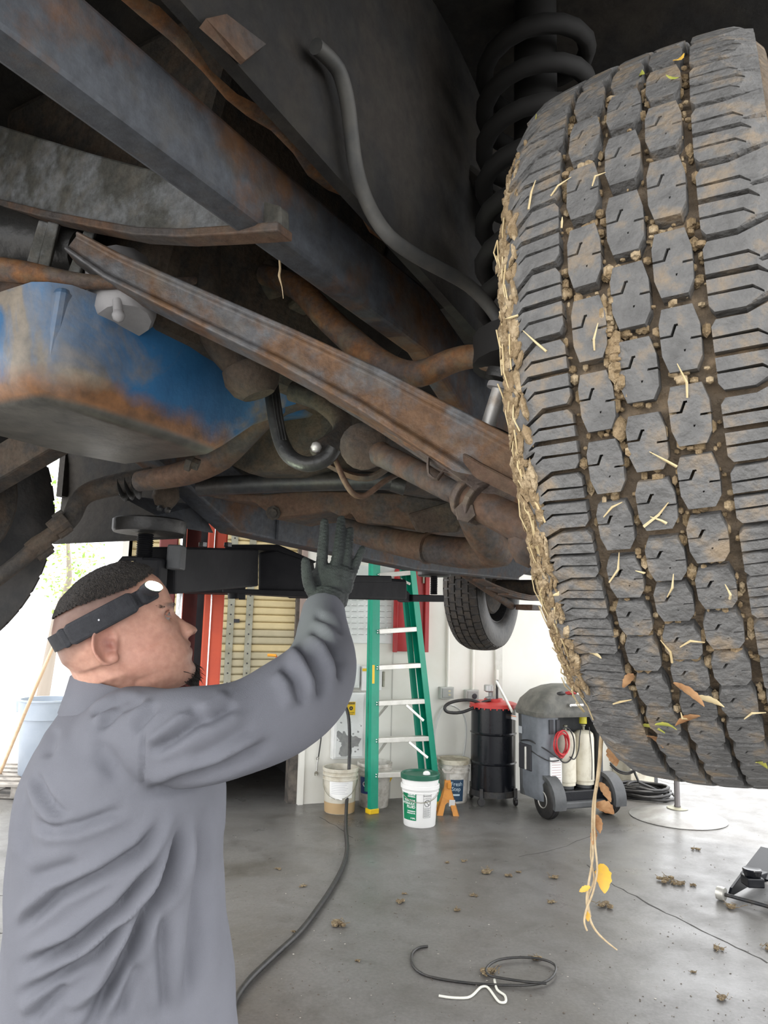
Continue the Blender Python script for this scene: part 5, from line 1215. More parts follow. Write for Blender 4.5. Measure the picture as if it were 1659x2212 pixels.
for y in (1672, 1597, 1517, 1440, 1362, 1241, 1170):
    a = on_rail(Lb, Lt, y + 2); b = on_rail(Rb, Rt, y - 3); a = a + inw * .03; b = b - inw * .02
    stp = MB().bar(a, b, .085, .042).build('step', m_alu, lad, bevel=.003)
    for e, sgn in ((a, 1), (b, -1)):
        for dz in (.008, -.012): MB().lathe([(.007, 0), (.005, .004), (.001, .005)], 8, mat_axis(e + frn * .03 - inw * .018 * sgn + Zv * dz, frn)).build('rivet', m_chrome, stp)
for y, xs in ((1519, ((877, 915, 38), (837, 815, 30))), (1599, ((883, 924, 38), (834, 814, 32))), (1248, ((866, 886, 14), (840, 822, 14)))):
    for x0, x1, dy in xs:
        a = on_rail(Lb, Lt, y + 4); d_ = project(a)[2] + .06
        MB().bar(P(x0, y + 4, d_), P(x1, y + dy, d_ + .02), .022, .012, frn).build('brace', m_alu, lad, bevel=.002)
out = [(850, 1676), (834, 1678), (815, 1700), (812, 1742), (820, 1742), (830, 1712)]
yb = MB().rings([[P(x, y, 6.56) for x, y in out], [P(x, y, 6.60) for x, y in out]]).build('foot_brace', m_yellow, lad)
for p, nm_ in ((Lb, 'foot'), (Rb, 'foot')):
    MB().hexa([p + inw * x + frn * y + Zv * z for z in (0, .04) for x, y in ((-.045, .03), (.045, .03), (.045, -.05), (-.045, -.05))]).build(nm_, m_yellow, lad, bevel=.004)
lb0 = on_rail(Lb, Lt, 1541); tdir = (Lt - Lb).normalized(); vface = lb0 + frn * .0235
mb = MB(); add_text(mb, 'WERNER', .062, lambda x, y: vface + tdir * x - inw * (y + .012)); mb.build('brand_lettering', mat('ladder_print', (.55, .75, .85), .5), rl)
mb = MB(); q0 = on_rail(Lb, Lt, 1456) + frn * .0236; mb.hexa([q0 + inw * x + tdir * y + frn * z for z in (0, .001) for x, y in ((-.037, -.08), (-.012, -.08), (-.012, .08), (-.037, .08))]); mb.build('yellow_sticker', m_yellow, rl)

# ------------------------------------------------ pails
def pail(name, base, r, h, mt, label, group=None, lid=None, rings_=2, handle=True, content=None, tilt=0.0):
    o = thing(name, base, label, 'bucket', group); B = Matrix.Translation(base)
    rb = r * .86; prof_ = [(rb * .97, 0), (rb, .006)]; 
    zs = [h * .70] if rings_ == 1 else ([h * .76, h * .86] if rings_ == 2 else [])
    f = lambda z: rb + (r - rb) * z / h
    for z in zs: prof_ += [(f(z) - .001, z - .012), (f(z) + .008, z - .008), (f(z) + .008, z + .004), (f(z) - .001, z + .008)]
    prof_ += [(r, h - .03), (r + .006, h - .026), (r + .007, h), (r - .004, h), (r - .008, h - .02)]
    if lid is None: prof_ += [(rb - .006, .04), (.001, .04)]
    bd = MB().lathe(prof_, 36, B).build('pail_body', mt, o, smooth=35)
    if lid is not None:
        MB().lathe([(r + .003, h - .022), (r + .010, h - .022), (r + .011, h + .010), (r + .004, h + .016), (r - .006, h + .014), (r - .012, h + .002), (.02, h + .001), (.001, h + .001)], 36, B).build('lid', lid, o, smooth=35)
    if content: MB().lathe([(.001, h - .05), (r - .012, h - .05)], 30, B, cap=False).build('contents', content, o)
    return o, bd, (lambda ang, z, off=.0015: base + Vector((math.sin(ang) * (f(z) + off), -math.cos(ang) * (f(z) + off), z)))
def bail(o, base, r, z, a0, sag, mt, front=1):
    q = []
    for k in range(13):
        t = math.pi * k / 12; q.append(base + Vector((math.cos(a0) * r * 1.04 * math.cos(t), math.sin(a0) * r * math.cos(t) - front * r * 1.12 * math.sin(t), z - sag * math.sin(t))))
    return MB().tube(q, .003, 6).build('handle', mt, o, smooth=60)
m_wet = mat('old_oil', (.03, .027, .022), .3)
pb1, bd1, f1 = pail('pail', PZ(733, 1752, 0), .148, .365, m_dirtyp, 'dirty cream pail with a white paper label, next to the ladder', content=m_wet)
ang0 = .06
mb = MB(); patch(mb, -.62, .88, .13, .285, lambda x, z: f1(x, z)); lbw = mb.build('paper_label', m_label, pb1, smooth=60)
mb = MB(); add_text(mb, 'FLUID', .02, lambda x, y: f1(.10 + x / .14, .272 + y, .0022)); 
for j in range(7): patch(mb, -.5, .55 - .1 * (j % 3), .252 - j * .014, .2545 - j * .014, lambda x, z: f1(x, z, .0022), 6)
mb.build('label_print', mat('faded_ink', (.42, .43, .46), .7), lbw, kind='stuff')
mb = MB(); patch(mb, -1.5, 1.5, .004, .09, lambda x, z: f1(x, z, .0012), 14); mb.build('oil_stain', mat('tan_stain', (.42, .29, .15), .6), pb1, smooth=60)
hb_ = bail(pb1, PZ(733, 1752, 0), .142, .26, .1, .13, m_galv); MB().tube([f1(-.2, .132, .022), f1(.18, .13, .022)], .007, 8).build('grip', m_label, pb1, smooth=50)
b2 = PZ(807, 1742, 0) + Vector((0, .04, 0)); pb2, bd2, f2 = pail('pail', b2, .150, .37, m_dirtyp2, 'grimy white pail with a blue label, standing behind the ladder', content=m_wet)
mb = MB(); patch(mb, -1.0, -.35, .12, .26, lambda x, z: f2(x, z)); bl = mb.build('blue_label', mat('label_blue', (.03, .06, .22), .5), pb2, smooth=60)
mb = MB(); mb.add([f2(-.62 + .16 * math.cos(a), .20 + .022 * math.sin(a), .0022) for a in np.linspace(0, 2 * math.pi, 16, endpoint=False)], [tuple(range(16))]); mb.build('label_oval', m_wink, bl)
mb = MB(); mb.add([f2(-.62 + .10 * math.cos(a), .198 + .008 * math.sin(a), .003) for a in np.linspace(0, math.pi, 8)], [tuple(range(8))]); mb.build('label_mark', m_red, bl)
b3 = PZ(906, 1780, 0); pb3, bd3, f3 = pail('pail', b3, .150, .385, m_whitep, 'clean white pail with green lid and green hydraulic fluid label', lid=mat('green_lid', (.012, .10, .06), .35), rings_=1)
MB().lathe([(.155, 0), (.158, .004), (.158, .03), (.15, .034)], 36, Matrix.Translation(b3 + Zv * .285), cap=False).build('rim_band', m_whitep, pb3, smooth=35)
m_lab = mat('label_green', (.0, .20, .085), .45)
mb = MB(); patch(mb, -1.25, -.26, .055, .268, lambda x, z: f3(x, z)); gl_ = mb.build('green_label', m_lab, pb3, smooth=60)
mb = MB()
for s_, sz, yy in (('PREMIUM', .016, .254), ('UNIVERSAL', .014, .238), ('TRACTOR', .024, .205), ('HYDRAULIC', .024, .183), ('FLUID', .030, .158), ('TRANSMISSION', .011, .125), ('HYDRAULIC OIL', .011, .110), ('5 GAL', .016, .072)):
    add_text(mb, s_, sz, lambda x, y: f3(-.31 + x / .145, yy + y, .0024), align='RIGHT', bold=.0006)
mb.build('label_print', m_wink, gl_, kind='stuff')
mb = MB(); x0, x1, z0, z1 = .15, .62, .08, .262
for a, b, c_, d_ in ((x0, x1, z1 - .002, z1), (x0, x1, z0, z0 + .002), (x0, x0 + .014, z0, z1), (x1 - .014, x1, z0, z1), (x0, x1, .222, .2235), (x0, x1, .155, .1565)): patch(mb, a, b, c_, d_, lambda x, z: f3(x, z, .0018), 4)
add_text(mb, 'WARNING', .014, lambda x, y: f3(.40 + x / .145, .246 + y, .0018)); add_text(mb, 'CAUTION', .010, lambda x, y: f3(.40 + x / .145, .231 + y, .0018))
for a0 in range(24):
    t0_, t1_ = 2 * math.pi * a0 / 24, 2 * math.pi * (a0 + 1) / 24
    mb.add([f3(.385 + r_ * math.cos(t) / .145, .190 + r_ * math.sin(t), .0018) for r_, t in ((.026, t0_), (.026, t1_), (.022, t1_), (.022, t0_))], [(0, 1, 2, 3)])
mb.add([f3(.385 + x / .145, .19 + y, .0018) for x, y in ((-.019, .016), (-.016, .019), (.019, -.016), (.016, -.019))], [(0, 1, 2, 3)])
for j in range(9): patch(mb, .19, .57 - .04 * (j % 2), .146 - .0072 * j, .1482 - .0072 * j, lambda x, z: f3(x, z, .0018), 3)
mb.build('warning_print', m_ink, pb3, kind='stuff')
bail(pb3, b3, .15, .285, .05, .085, m_galv)
MB().lathe([(.02, 0), (.03, .004), (.028, .02), (.014, .03), (.001, .032)], 14, Matrix.Translation(b3 + Vector((.05, -.02, .386)))).build('spout_cap', m_whitep, pb3, smooth=40)
b4 = Vector((.705, 7.11, 0)); pb4, bd4, f4 = pail('pail', b4, .145, .36, m_dirtyp2, 'grimy pail with a dark blue litter label beside the black drum', lid=mat('stained_lid', (.55, .52, .42), .6, c2=(.35, .31, .22), scale=12))
mb = MB(); patch(mb, -.28, .62, .02, .21, lambda x, z: f4(x, z)); bl4 = mb.build('blue_label', mat('label_navy', (.015, .05, .10), .5), pb4, smooth=60)
mb = MB(); add_text(mb, 'Fresh', .05, lambda x, y: f4(.13 + x / .14, .172 + y, .0024)); add_text(mb, 'Step', .05, lambda x, y: f4(.10 + x / .14, .128 + y, .0024)); patch(mb, -.12, .35, .070, .085, lambda x, z: f4(x, z, .0024), 4); mb.build('label_print', mat('label_paleblue', (.55, .68, .74), .5), bl4, kind='stuff')

# ------------------------------------------------ orange jack stand
jb = PZ(966, 1757, 0); m_jack = mat('jack_orange', (.62, .25, .03), .45, c2=(.42, .16, .03), scale=16, lo=.5, hi=.75)
js = thing('jack_stand', jb, 'small orange steel jack stand beside the green-lidded pail', 'jack stand')
cr = [(-.095, -.085), (.095, -.085), (.095, .085), (-.095, .085)]
for i in range(4):      # four splayed legs with arches between them
    x, y = cr[i]; x2, y2 = cr[(i + 1) % 4]
    A, B_ = jb + Vector((x, y, 0)), jb + Vector((x2, y2, 0)); At, Bt = jb + Vector((x * .34, y * .34, .20)), jb + Vector((x2 * .34, y2 * .34, .20))
    A2, B2 = A.lerp(B_, .27), A.lerp(B_, .73); Am, Bm = A.lerp(At, .42).lerp(B_.lerp(Bt, .42), .34), A.lerp(At, .42).lerp(B_.lerp(Bt, .42), .66); mid = A.lerp(At, .52).lerp(B_.lerp(Bt, .52), .5)
    nrm = Vector(((x + x2), (y + y2), 0)).normalized() * -.005
    ring0 = [A, A2, Am, mid, Bm, B2, B_, Bt, At]
    MB().rings([ring0, [v + nrm for v in ring0]]).build('leg_panel', m_jack, js)
MB().lathe([(.045, .195), (.040, .22), (.036, .27), (.030, .275)], 4, Matrix.Translation(jb) @ Matrix.Rotation(math.pi / 4, 4, 'Z')).build('neck', m_jack, js)
MB().box(jb + Vector((.012, -.04, .235)), (.035, .03, .05)).build('pawl_housing', m_jack, js, bevel=.006)
MB().box(jb + Vector((0, 0, .30)), (.028, .028, .07)).build('ratchet_bar', mat('dull_steel', (.35, .33, .30), .5, .5), js)
MB().prism([(-.052, .03), (-.03, .0), (.03, .0), (.052, .03), (.040, .036), (.022, .014), (-.022, .014), (-.040, .036)], Matrix.Translation(jb + Vector((0, .02, .335))) @ Matrix.Rotation(math.pi / 2, 4, 'X'), 0, .04).build('saddle', mat('saddle_grey', (.42, .39, .35), .5, .3), js)
MB().box(jb + Vector((.034, -.068, .10)), (.05, .002, .06), Matrix.Rotation(.35, 3, 'X')).build('decal', m_label, js)

# ------------------------------------------------ black drum with red lid and hand pump
db = PZ(1070, 1745, 0) + Vector((.012, .22, 0)); DR = .206
dr = thing('oil_drum', db, 'glossy black drum with red lid and hand pump on a wheeled dolly', 'drum'); B = Matrix.Translation(db)
H1 = .88; z0 = .10
pr_ = [(.001, z0), (DR, z0)]
for z in (.36, .62): pr_ += [(DR, z - .012), (DR + .009, z), (DR, z + .012)]
pr_ += [(DR, H1), (.001, H1)]
MB().lathe(pr_, 48, B).build('drum_shell', m_glossblack, dr, smooth=35)
lidm = MB().lathe([(DR + .004, H1 - .03), (DR + .014, H1 - .028), (DR + .014, H1 + .004), (DR - .02, H1 + .016), (.09, H1 + .022), (.085, H1 + .045), (.001, H1 + .046)], 48, B).build('lid', m_reddrum, dr, smooth=35)
for k in range(24):
    a = 2 * math.pi * k / 24; MB().box(db + Vector(((DR + .012) * math.cos(a), (DR + .012) * math.sin(a), H1 - .034)), (.012, .012, .016)).build('lid_clip', m_reddrum, lidm, bevel=.003)
MB().lathe([(DR - .005, .07), (DR + .008, .072), (DR + .008, .125), (DR - .005, .127)], 40, B, cap=False).build('dolly_ring', m_blacksteel, dr, smooth=35)
for k in range(4):
    a = -2.2 + math.pi / 2 * k; c_ = db + Vector(((DR + .02) * math.cos(a), (DR + .02) * math.sin(a), 0)); cs_ = MB().bar(c_ + Zv * .05, c_ + Zv * .15, .022, .03, (1, 0, 0)).build('caster', m_blacksteel, dr)
    MB().lathe([(.012, -.012), (.034, -.012), (.037, 0), (.034, .012), (.012, .012)], 20, mat_axis(c_ + Zv * .037, Vector((math.cos(a + .8), math.sin(a + .8), 0)))).build('wheel', m_black2, cs_, smooth=35)
pp0 = db + Vector((-.03, -.02, H1 + .046)); pm = MB().lathe([(.05, 0), (.05, .012), (.02, .02), (.02, .06), (.03, .065)], 18, Matrix.Translation(pp0)).build('pump_base', mat('cast_grey', (.3, .3, .3), .45, .5), dr, smooth=35)
MB().lathe([(.025, 0), (.045, .012), (.045, .06), (.04, .066), (.001, .068)], 20, Matrix.Translation(pp0 + Vector((-.02, -.02, .06)))).build('pump_cylinder', mat('cast_alu', (.45, .45, .44), .4, .6), dr, smooth=35)
MB().tube([pp0 + Vector((.06, 0, -.01)), pp0 + Vector((.06, 0, .17))], .012, 10).build('pump_rod', m_blacksteel, dr, smooth=50)
MB().bar(pp0 + Vector((.045, -.03, .165)), pp0 + Vector((.17, -.21, -.10)), .022, .018).build('pump_lever', m_alu, dr, bevel=.004)
dh = [(1050, 1530), (1030, 1516), (1005, 1512), (975, 1517), (961, 1527), (967, 1538), (995, 1539), (1020, 1530), (1044, 1517), (1060, 1512)]
dpt = project(pp0)[2]; MB().tube([P(x, y, dpt - .10 + .03 * math.sin(i)) for i, (x, y) in enumerate(dh)], .0145, 10, smooth=2).build('pump_hose', m_black2, dr, smooth=60)

# ------------------------------------------------ grey refrigerant service machine
mo = PZ(1188, 1766, 0); m0 = mo + we * .32; m0.z = 0
mc = thing('service_machine', m0 - wn * .25, 'charcoal wheeled service machine with two white tanks and red hose', 'machine')
def ML(x, y, z): return m0 + we * x + wn * z + Zv * y      # x along wall, y up, z towards the room (rear axle at z=0)
def mring(y, x0, x1, z0, z1, r_=.06, n=6):
    q = []
    for cx2, cz2, a0 in ((x1 - r_, z1 - r_, 0), (x0 + r_, z1 - r_, 1), (x0 + r_, z0 + r_, 2), (x1 - r_, z0 + r_, 3)):
        for k in range(n + 1):
            a = math.pi / 2 * (a0 + k / n); q.append(ML(cx2 + r_ * math.cos(a), y, cz2 + r_ * math.sin(a)))
    return q
# body without the tank bay: left tower + back wall
MB().rings([mring(.14, -.42, -.21, -0.330, .06), mring(.2, -.43, -.22, -0.343, .05), mring(.55, -.435, -.23, -0.350, .03), mring(.84, -.44, -.22, -0.356, .03)]).build('side_tower', m_mgreyl, mc, smooth=40)
MB().rings([mring(.14, -.43, .22, -0.343, -.20), mring(.84, -.44, .22, -0.356, -.20)]).build('body', m_mgrey, mc, smooth=40)
MB().hexa([ML(x, y, z) for y in (.14, .84) for x, z in ((.18, .02), (.22, .02), (.22, -.3), (.18, -.3))]).build('side_wall', m_mgrey, mc, bevel=.01)
MB().rings([mring(.83, -.455, .235, -0.370, .06, .06), mring(.87, -.47, .25, -0.376, .07, .08), mring(.88, -.465, .245, -0.376, .065, .08), mring(.96, -.43, .23, -0.370, .045, .09), mring(1.035, -.34, .18, -0.356, .01, .10), mring(1.075, -.24, .12, -0.330, -.06, .10), mring(1.09, -.16, .06, -.30, -.10, .09)]).build('hood', m_mgrey2, mc, smooth=45)
MB().hexa([ML(x, y, z) for y, z0 in ((1.0, 0), (1.012, -.03)) for x, z in ((-.27, .03 + z0), (.14, .03 + z0), (.14, -.06 + z0), (-.27, -.06 + z0))]).build('tool_tray', m_mgrey, mc, bevel=.006)
for x0, x1, y_, c_ in ((-.25, -.15, 1.02, m_black2), (-.16, -.03, 1.025, m_red), (-.05, .10, 1.02, m_whitep)):
    MB().tube([ML(x0, y_, .0), ML((x0 + x1) / 2, y_ + .012, .02), ML(x1, y_, -.01)], [.014, .018, .012], 8, smooth=1).build('glove_rag', c_, mc, smooth=60)
MB().tube([ML(-.16, .935, .085), ML(.20, .935, .085)], .012, 10).build('grab_rail', m_chrome, mc, smooth=50)
for x in (-.16, .20): MB().tube([ML(x, .935, .04), ML(x, .935, .09)], .012, 8).build('rail_mount', m_chrome, mc, smooth=50)
MB().hexa([ML(x, y, z) for y in (.10, .22) for x, z in ((-.22, .06), (.20, .06), (.20, -.3), (-.22, -.3))]).build('tank_shelf', m_glossblack, mc, bevel=.01)
MB().hexa([ML(x, y, z) for y in (.08, .14) for x, z in ((-.28, .10), (.19, .10), (.19, -.5), (-.28, -.5))]).build('chassis', m_mgrey, mc, bevel=.015)
for x in (-.125, .065):
    tk = MB().lathe([(.03, .245), (.085, .25), (.085, .275), (.09, .28), (.09, .64), (.082, .68), (.055, .70), (.015, .705), (.001, .705)], 28, Matrix.Translation(ML(x, 0, -.05))).build('gas_tank', m_tank, mc, smooth=40)
    MB().lathe([(.0885, 0), (.0915, .004), (.0885, .008)], 28, Matrix.Translation(ML(x, .285, -.05)), cap=False).build('tank_seam', m_tank, tk, smooth=40)
    MB().lathe([(.012, .70), (.012, .735), (.02, .74), (.02, .75), (.001, .755)], 12, Matrix.Translation(ML(x, 0, -.05))).build('tank_valve', m_galv, tk, smooth=40)
    MB().lathe([(.07, .222), (.07, .248)], 20, Matrix.Translation(ML(x, 0, -.05))).build('tank_foot', m_mgrey, tk, smooth=40)
MB().tube([ML(.04, .85, -.02), ML(.04, .765, -.02)], .034, 14).build('yellow_filter', mat('filter_yellow', (.55, .5, .03), .4), mc, smooth=50)
for sx in (-1, 1):      # wheels with fenders
    wx = -.36 if sx < 0 else .255; wc = ML(wx, .155, .02)
    wo = MB().lathe([(.06, -.045), (.125, -.05), (.15, -.035), (.155, 0), (.15, .035), (.125, .05), (.06, .045)], 36, mat_axis(wc, we)).build('wheel', m_black2, mc, smooth=40)
    MB().lathe([(.001, -.02), (.03, -.02), (.034, .03), (.058, .04), (.066, .052), (.07, .05), (.068, .03)], 28, mat_axis(wc, we * sx)).build('hub', m_alu, wo, smooth=30)
    for g in (-.02, 0, .02): MB().lathe([(.1535, g - .003), (.1575, g), (.1535, g + .003)], 36, mat_axis(wc, we), cap=False).build('tread_rib', m_black2, wo, smooth=40)
    rs = []
    for k in range(13):
        a = math.radians(-15 + 175 * k / 12); r0, r1 = .165, .20
        x_in, x_out = (wx + .06, wx - .05) if sx < 0 else (wx - .06, wx + .05)
        dz, dy = math.cos(a), math.sin(a)
        rs.append([ML(x_in, .155 + r0 * dy, .02 + r0 * dz), ML(x_out, .155 + r0 * dy, .02 + r0 * dz), ML(x_out, .155 + r1 * dy, .02 + r1 * dz), ML(x_in, .155 + r1 * dy, .02 + r1 * dz)])
    MB().rings(rs).build('fender', m_mgrey, mc, smooth=40)
# panel details on the tower: slots, labels, recess, hose coil
def tw(x, y): return ML(x, y, .045)
for x0, x1 in ((-.345, -.305), (-.275, -.245)): MB().hexa([ML(x, y, z) for y in (.69, .81) for x, z in ((x0, .041), (x1, .041), (x1, .03), (x0, .03))]).build('vent_slot', m_ink, mc)
MB().hexa([ML(x, y, z) for y in (.27, .50) for x, z in ((-.345, .057), (-.235, .057), (-.235, .04), (-.345, .04))]).build('instruction_label', m_label, mc)
mb = MB()
for j in range(9): mb.hexa([ML(x, y, z) for y in (.29 + .021 * j, .294 + .021 * j) for x, z in ((-.335, .0585), (-.245, .0585), (-.245, .0575), (-.335, .0575))])
mb.build('label_lines', mat('label_red_grey', (.45, .3, .3), .6), mc)
MB().hexa([ML(x, y, z) for y in (.76, .80) for x, z in ((-.4465, -.44), (-.4465, -.33), (-.443, -.33), (-.443, -.44))]).build('side_sticker', m_label, mc)
MB().hexa([ML(x, y, z) for y in (.788, .795) for x, z in ((-.4475, -.43), (-.4475, -.34), (-.446, -.34), (-.446, -.43))]).build('sticker_stripe', mat('orange_ink', (.7, .2, .03), .5), mc)
MB().hexa([ML(x, y, z) for y in (.66, .72) for x, z in ((-.4465, -.30), (-.4465, -.24), (-.443, -.24), (-.443, -.30))]).build('side_sticker', mat('pale_sticker', (.4, .42, .44), .5), mc)
MB().hexa([ML(x, y, z) for y in (.36, .58) for x, z in ((-.447, -.30), (-.447, -.10), (-.42, -.10), (-.42, -.30))]).build('side_recess', m_ink, mc, bevel=.01)
MB().tube([ML(-.452, .37, -.17), ML(-.452, .56, -.17)], .012, 8).build('recess_tube', m_alu, mc, smooth=50)
rh_ = random.Random(3); mb = MB()
for k in range(5):
    c_ = ML(-.25 + rh_.uniform(-.01, .01), .615 + rh_.uniform(-.015, .015), .062 + .008 * k); ra_1, ra_2 = .062 + rh_.uniform(-.012, .012), .095 + rh_.uniform(-.015, .015)
    mb.tube([c_ + we * (ra_1 * math.cos(a)) + Zv * (ra_2 * math.sin(a)) for a in np.linspace(0, 2 * math.pi, 20, endpoint=False)], .0065, 7, closed=True)
mb.build('red_hose', mat('red_rubber', (.50, .03, .035), .4), mc, smooth=60, label='coiled red charging hose')
mb = MB(); c_ = ML(-.20, .62, .06); mb.tube([c_ + we * (.09 * math.cos(a)) + Zv * (.145 * math.sin(a) - .02) for a in np.linspace(-2.4, 1.9, 18)], .006, 7, smooth=1)
mb.tube([ML(-.45, .60, -.25), ML(-.452, .62, -.1), ML(-.38, .56, .06), ML(-.29, .50, .09), ML(-.25, .49, .08)], .006, 7, smooth=2); mb.tube([ML(-.45, .56, -.2), ML(-.42, .50, .03), ML(-.35, .475, .07), ML(-.28, .48, .08)], .005, 7, smooth=2)
mb.tube([ML(-.15, .50, .05), ML(-.11, .48, .06), ML(-.06, .55, .05), ML(-.04, .66, .04), ML(-.01, .72, .02)], .005, 7, smooth=2); mb.tube([ML(.075, .74, .02), ML(.07, .6, .05), ML(.075, .45, .055), ML(.07, .3, .055)], .004, 6, smooth=2)
mb.build('black_hose', m_black2, mc, smooth=60)
# white cabinet behind it, cables
wc0 = thing('white_cabinet', PZ(1362, 1712, 0), 'plain off-white cabinet at the wall end behind the charcoal machine', 'cabinet')
a = WT(1338, 1700, .12); b = WT(1392, 1700, .12)
mb = MB(); wall_box(mb, a[0], b[0] - .02, 0, .62, .01, .30); mb.build('cabinet_body', m_dirtyp, wc0, bevel=.008)
mb = MB(); wall_box(mb, b[0] - .02, b[0] + .02, 0, .75, .01, .30); mb.build('dark_post', m_mgrey, wc0)
mb = MB()
for k in range(2): mb.tube([P(x, y + 4 * k, 7.2) for x, y in ((1318, 1648), (1335, 1663), (1358, 1668), (1380, 1655), (1392, 1640), (1395, 1560))], .008, 7, smooth=2)
tag(mb.build('wall_cable', m_black2, smooth=60), 'pair of black cables drooping in front of the white cabinet', 'cable')

# ------------------------------------------------ floor things on the right
hc = MB(); rr_ = random.Random(8); c0 = PZ(1392, 1722, 0)
path = []
for k in range(9 * 16):
    a = 2 * math.pi * k / 16; lp_ = k / 16; R_ = .24 - .012 * (lp_ % 5) + .02 * math.sin(lp_ * 2.1)
    path.append(c0 + Vector((R_ * 1.05 * math.cos(a) + .03 * math.sin(lp_ * 1.7), R_ * math.sin(a) + .03 * math.cos(lp_), .014 + .011 * lp_ + .006 * math.sin(a * 3 + lp_))))
path = [PZ(1352, 1640, 0) * 0 + P(1365, 1655, 7.3), P(1380, 1690, 7.1)] + path
hc.tube(path, .0135, 8); tag(hc.build('hose_coil', m_black2, smooth=60), 'coil of thick black hose lying on the floor beside the machine', 'hose')
sb0 = PZ(1464, 1766, 0); st_ = thing('pole_stand', sb0, 'round silver-grey disc base with a steel pole on the floor', 'stand')
MB().lathe([(.395, .0), (.40, .006), (.385, .014), (.30, .032), (.18, .06), (.07, .078), (.035, .08), (.001, .08)], 56, Matrix.Translation(sb0)).build('disc_base', mat('worn_aluminium', (.36, .36, .35), .38, .6, c2=(.26, .25, .24), scale=7), st_, smooth=50)
MB().lathe([(.024, .08), (.028, .085), (.028, .10), (.024, .105), (.024, 1.15), (.001, 1.15)], 16, Matrix.Translation(sb0)).build('pole', mat('pole_steel', (.12, .11, .11), .45, .5), st_, smooth=40)
MB().lathe([(.09, .079), (.085, .084), (.03, .088)], 24, Matrix.Translation(sb0)).build('pole_flange', m_galv, st_, smooth=40)
# trolley jack at the right edge
jk0 = PZ(1632, 1952, 0); jk = thing('floor_jack', jk0, 'low black trolley jack with small steel wheels on the floor', 'floor jack')
jd = Vector((.72, .69, 0)).normalized(); jn = Vector((jd.y, -jd.x, 0))
def J(x, y, z): return jk0 + jd * x + jn * y + Zv * z
for sy in (-.12, .12):
    out = [(-.10, .025), (.55, .02), (.60, .10), (.45, .15), (.20, .14), (-.05, .07)]
    MB().rings([[J(x, sy - .008, z) for x, z in out], [J(x, sy + .008, z) for x, z in out]]).build('side_frame', m_glossblack, jk, bevel=.003)
    MB().lathe([(.012, -.022), (.037, -.022), (.04, 0), (.037, .022), (.012, .022)], 22, mat_axis(J(-.11, sy * 1.3, .04), jn)).build('front_wheel', m_alu, jk, smooth=35)
    MB().lathe([(.012, -.015), (.03, -.015), (.03, .015), (.012, .015)], 18, mat_axis(J(.52, sy * 1.2, .03), jn)).build('rear_wheel', m_black2, jk, smooth=35)
MB().tube([J(-.11, -.17, .04), J(-.11, .17, .04)], .011, 10).build('axle', m_blacksteel, jk, smooth=50)
MB().bar(J(-.02, 0, .15), J(.42, 0, .10), .075, .055).build('lift_arm', m_glossblack, jk, bevel=.006)
MB().lathe([(.045, 0), (.05, .01), (.055, .035), (.05, .04), (.03, .034), (.001, .034)], 20, Matrix.Translation(J(-.03, 0, .165))).build('saddle', m_glossblack, jk, smooth=35)
MB().box(J(-.03, 0, .135), (.10, .10, .055)).build('saddle_block', m_glossblack, jk, bevel=.008)
MB().rings([[J(.05, -.10, .13), J(.05, .10, .13), J(.05, .10, .14), J(.05, -.10, .14)], [J(.40, -.10, .22), J(.40, .10, .22), J(.40, .10, .23), J(.40, -.10, .23)]]).build('cover_plate', m_glossblack, jk)
MB().bar(J(.42, 0, .14), J(1.0, 0, .62), .03, .03).build('handle', m_glossblack, jk, bevel=.006)

# ------------------------------------------------ hose and cables on the floor
hq = [W(*WT(712, 1518, .12), .12), W(*WT(735, 1517, .16), .16), W(*WT(750, 1535, .2), .2), P(755, 1580, 6.5), P(754, 1660, 6.32), P(749, 1730, 6.22)]
hq += [PZ(x, y, .018) for x, y in ((747, 1790), (750, 1830), (741, 1870), (718, 1915), (688, 1960), (650, 2010), (610, 2048), (570, 2085), (535, 2120), (505, 2165), (490, 2230))]
ah = thing('air_hose', hq[6], 'long black air hose hanging from the wall and curving across the floor', 'hose')
MB().tube(hq, .0145, 10, smooth=2).build('hose_tube', m_black2, ah, smooth=60); MB().tube([hq[0] - we * .06, hq[0] + we * .02], .016, 10).build('brass_fitting', mat('brass', (.55, .38, .15), .35, .8), ah, smooth=50)
def floor_line(name, q, r_, mt, label, cat, z=None):
    z = z or r_; o = MB().tube([PZ(x, y, z + (k[0] if k else 0)) for x, y, *k in q], r_, 8, smooth=2).build(name, mt, smooth=60); return tag(o, label, cat)
floor_line('rubber_strap', [(924, 2044), (905, 2047), (890, 2060), (892, 2085), (915, 2105), (960, 2116), (1020, 2124), (1090, 2128, .004), (1150, 2127, .006), (1185, 2117, .008), (1200, 2098, .012), (1196, 2082, .012), (1165, 2071, .010), (1120, 2068, .01), (1075, 2074, .01), (1052, 2090, .01), (1055, 2106, .012), (1090, 2114, .014), (1140, 2121, .016), (1180, 2124, .016)], .006, m_black, 'thin black rubber strap lying in a loop on the concrete floor', 'strap')
floor_line('white_wire', [(948, 2151), (975, 2155), (1010, 2155), (1026, 2145), (1038, 2133), (1052, 2132), (1064, 2146), (1078, 2164), (1092, 2164), (1090, 2150), (1074, 2138), (1068, 2116)], .0055, mat('white_rope', (.72, .72, .64), .6), 'short kinked white wire beside the black rubber strap', 'wire')
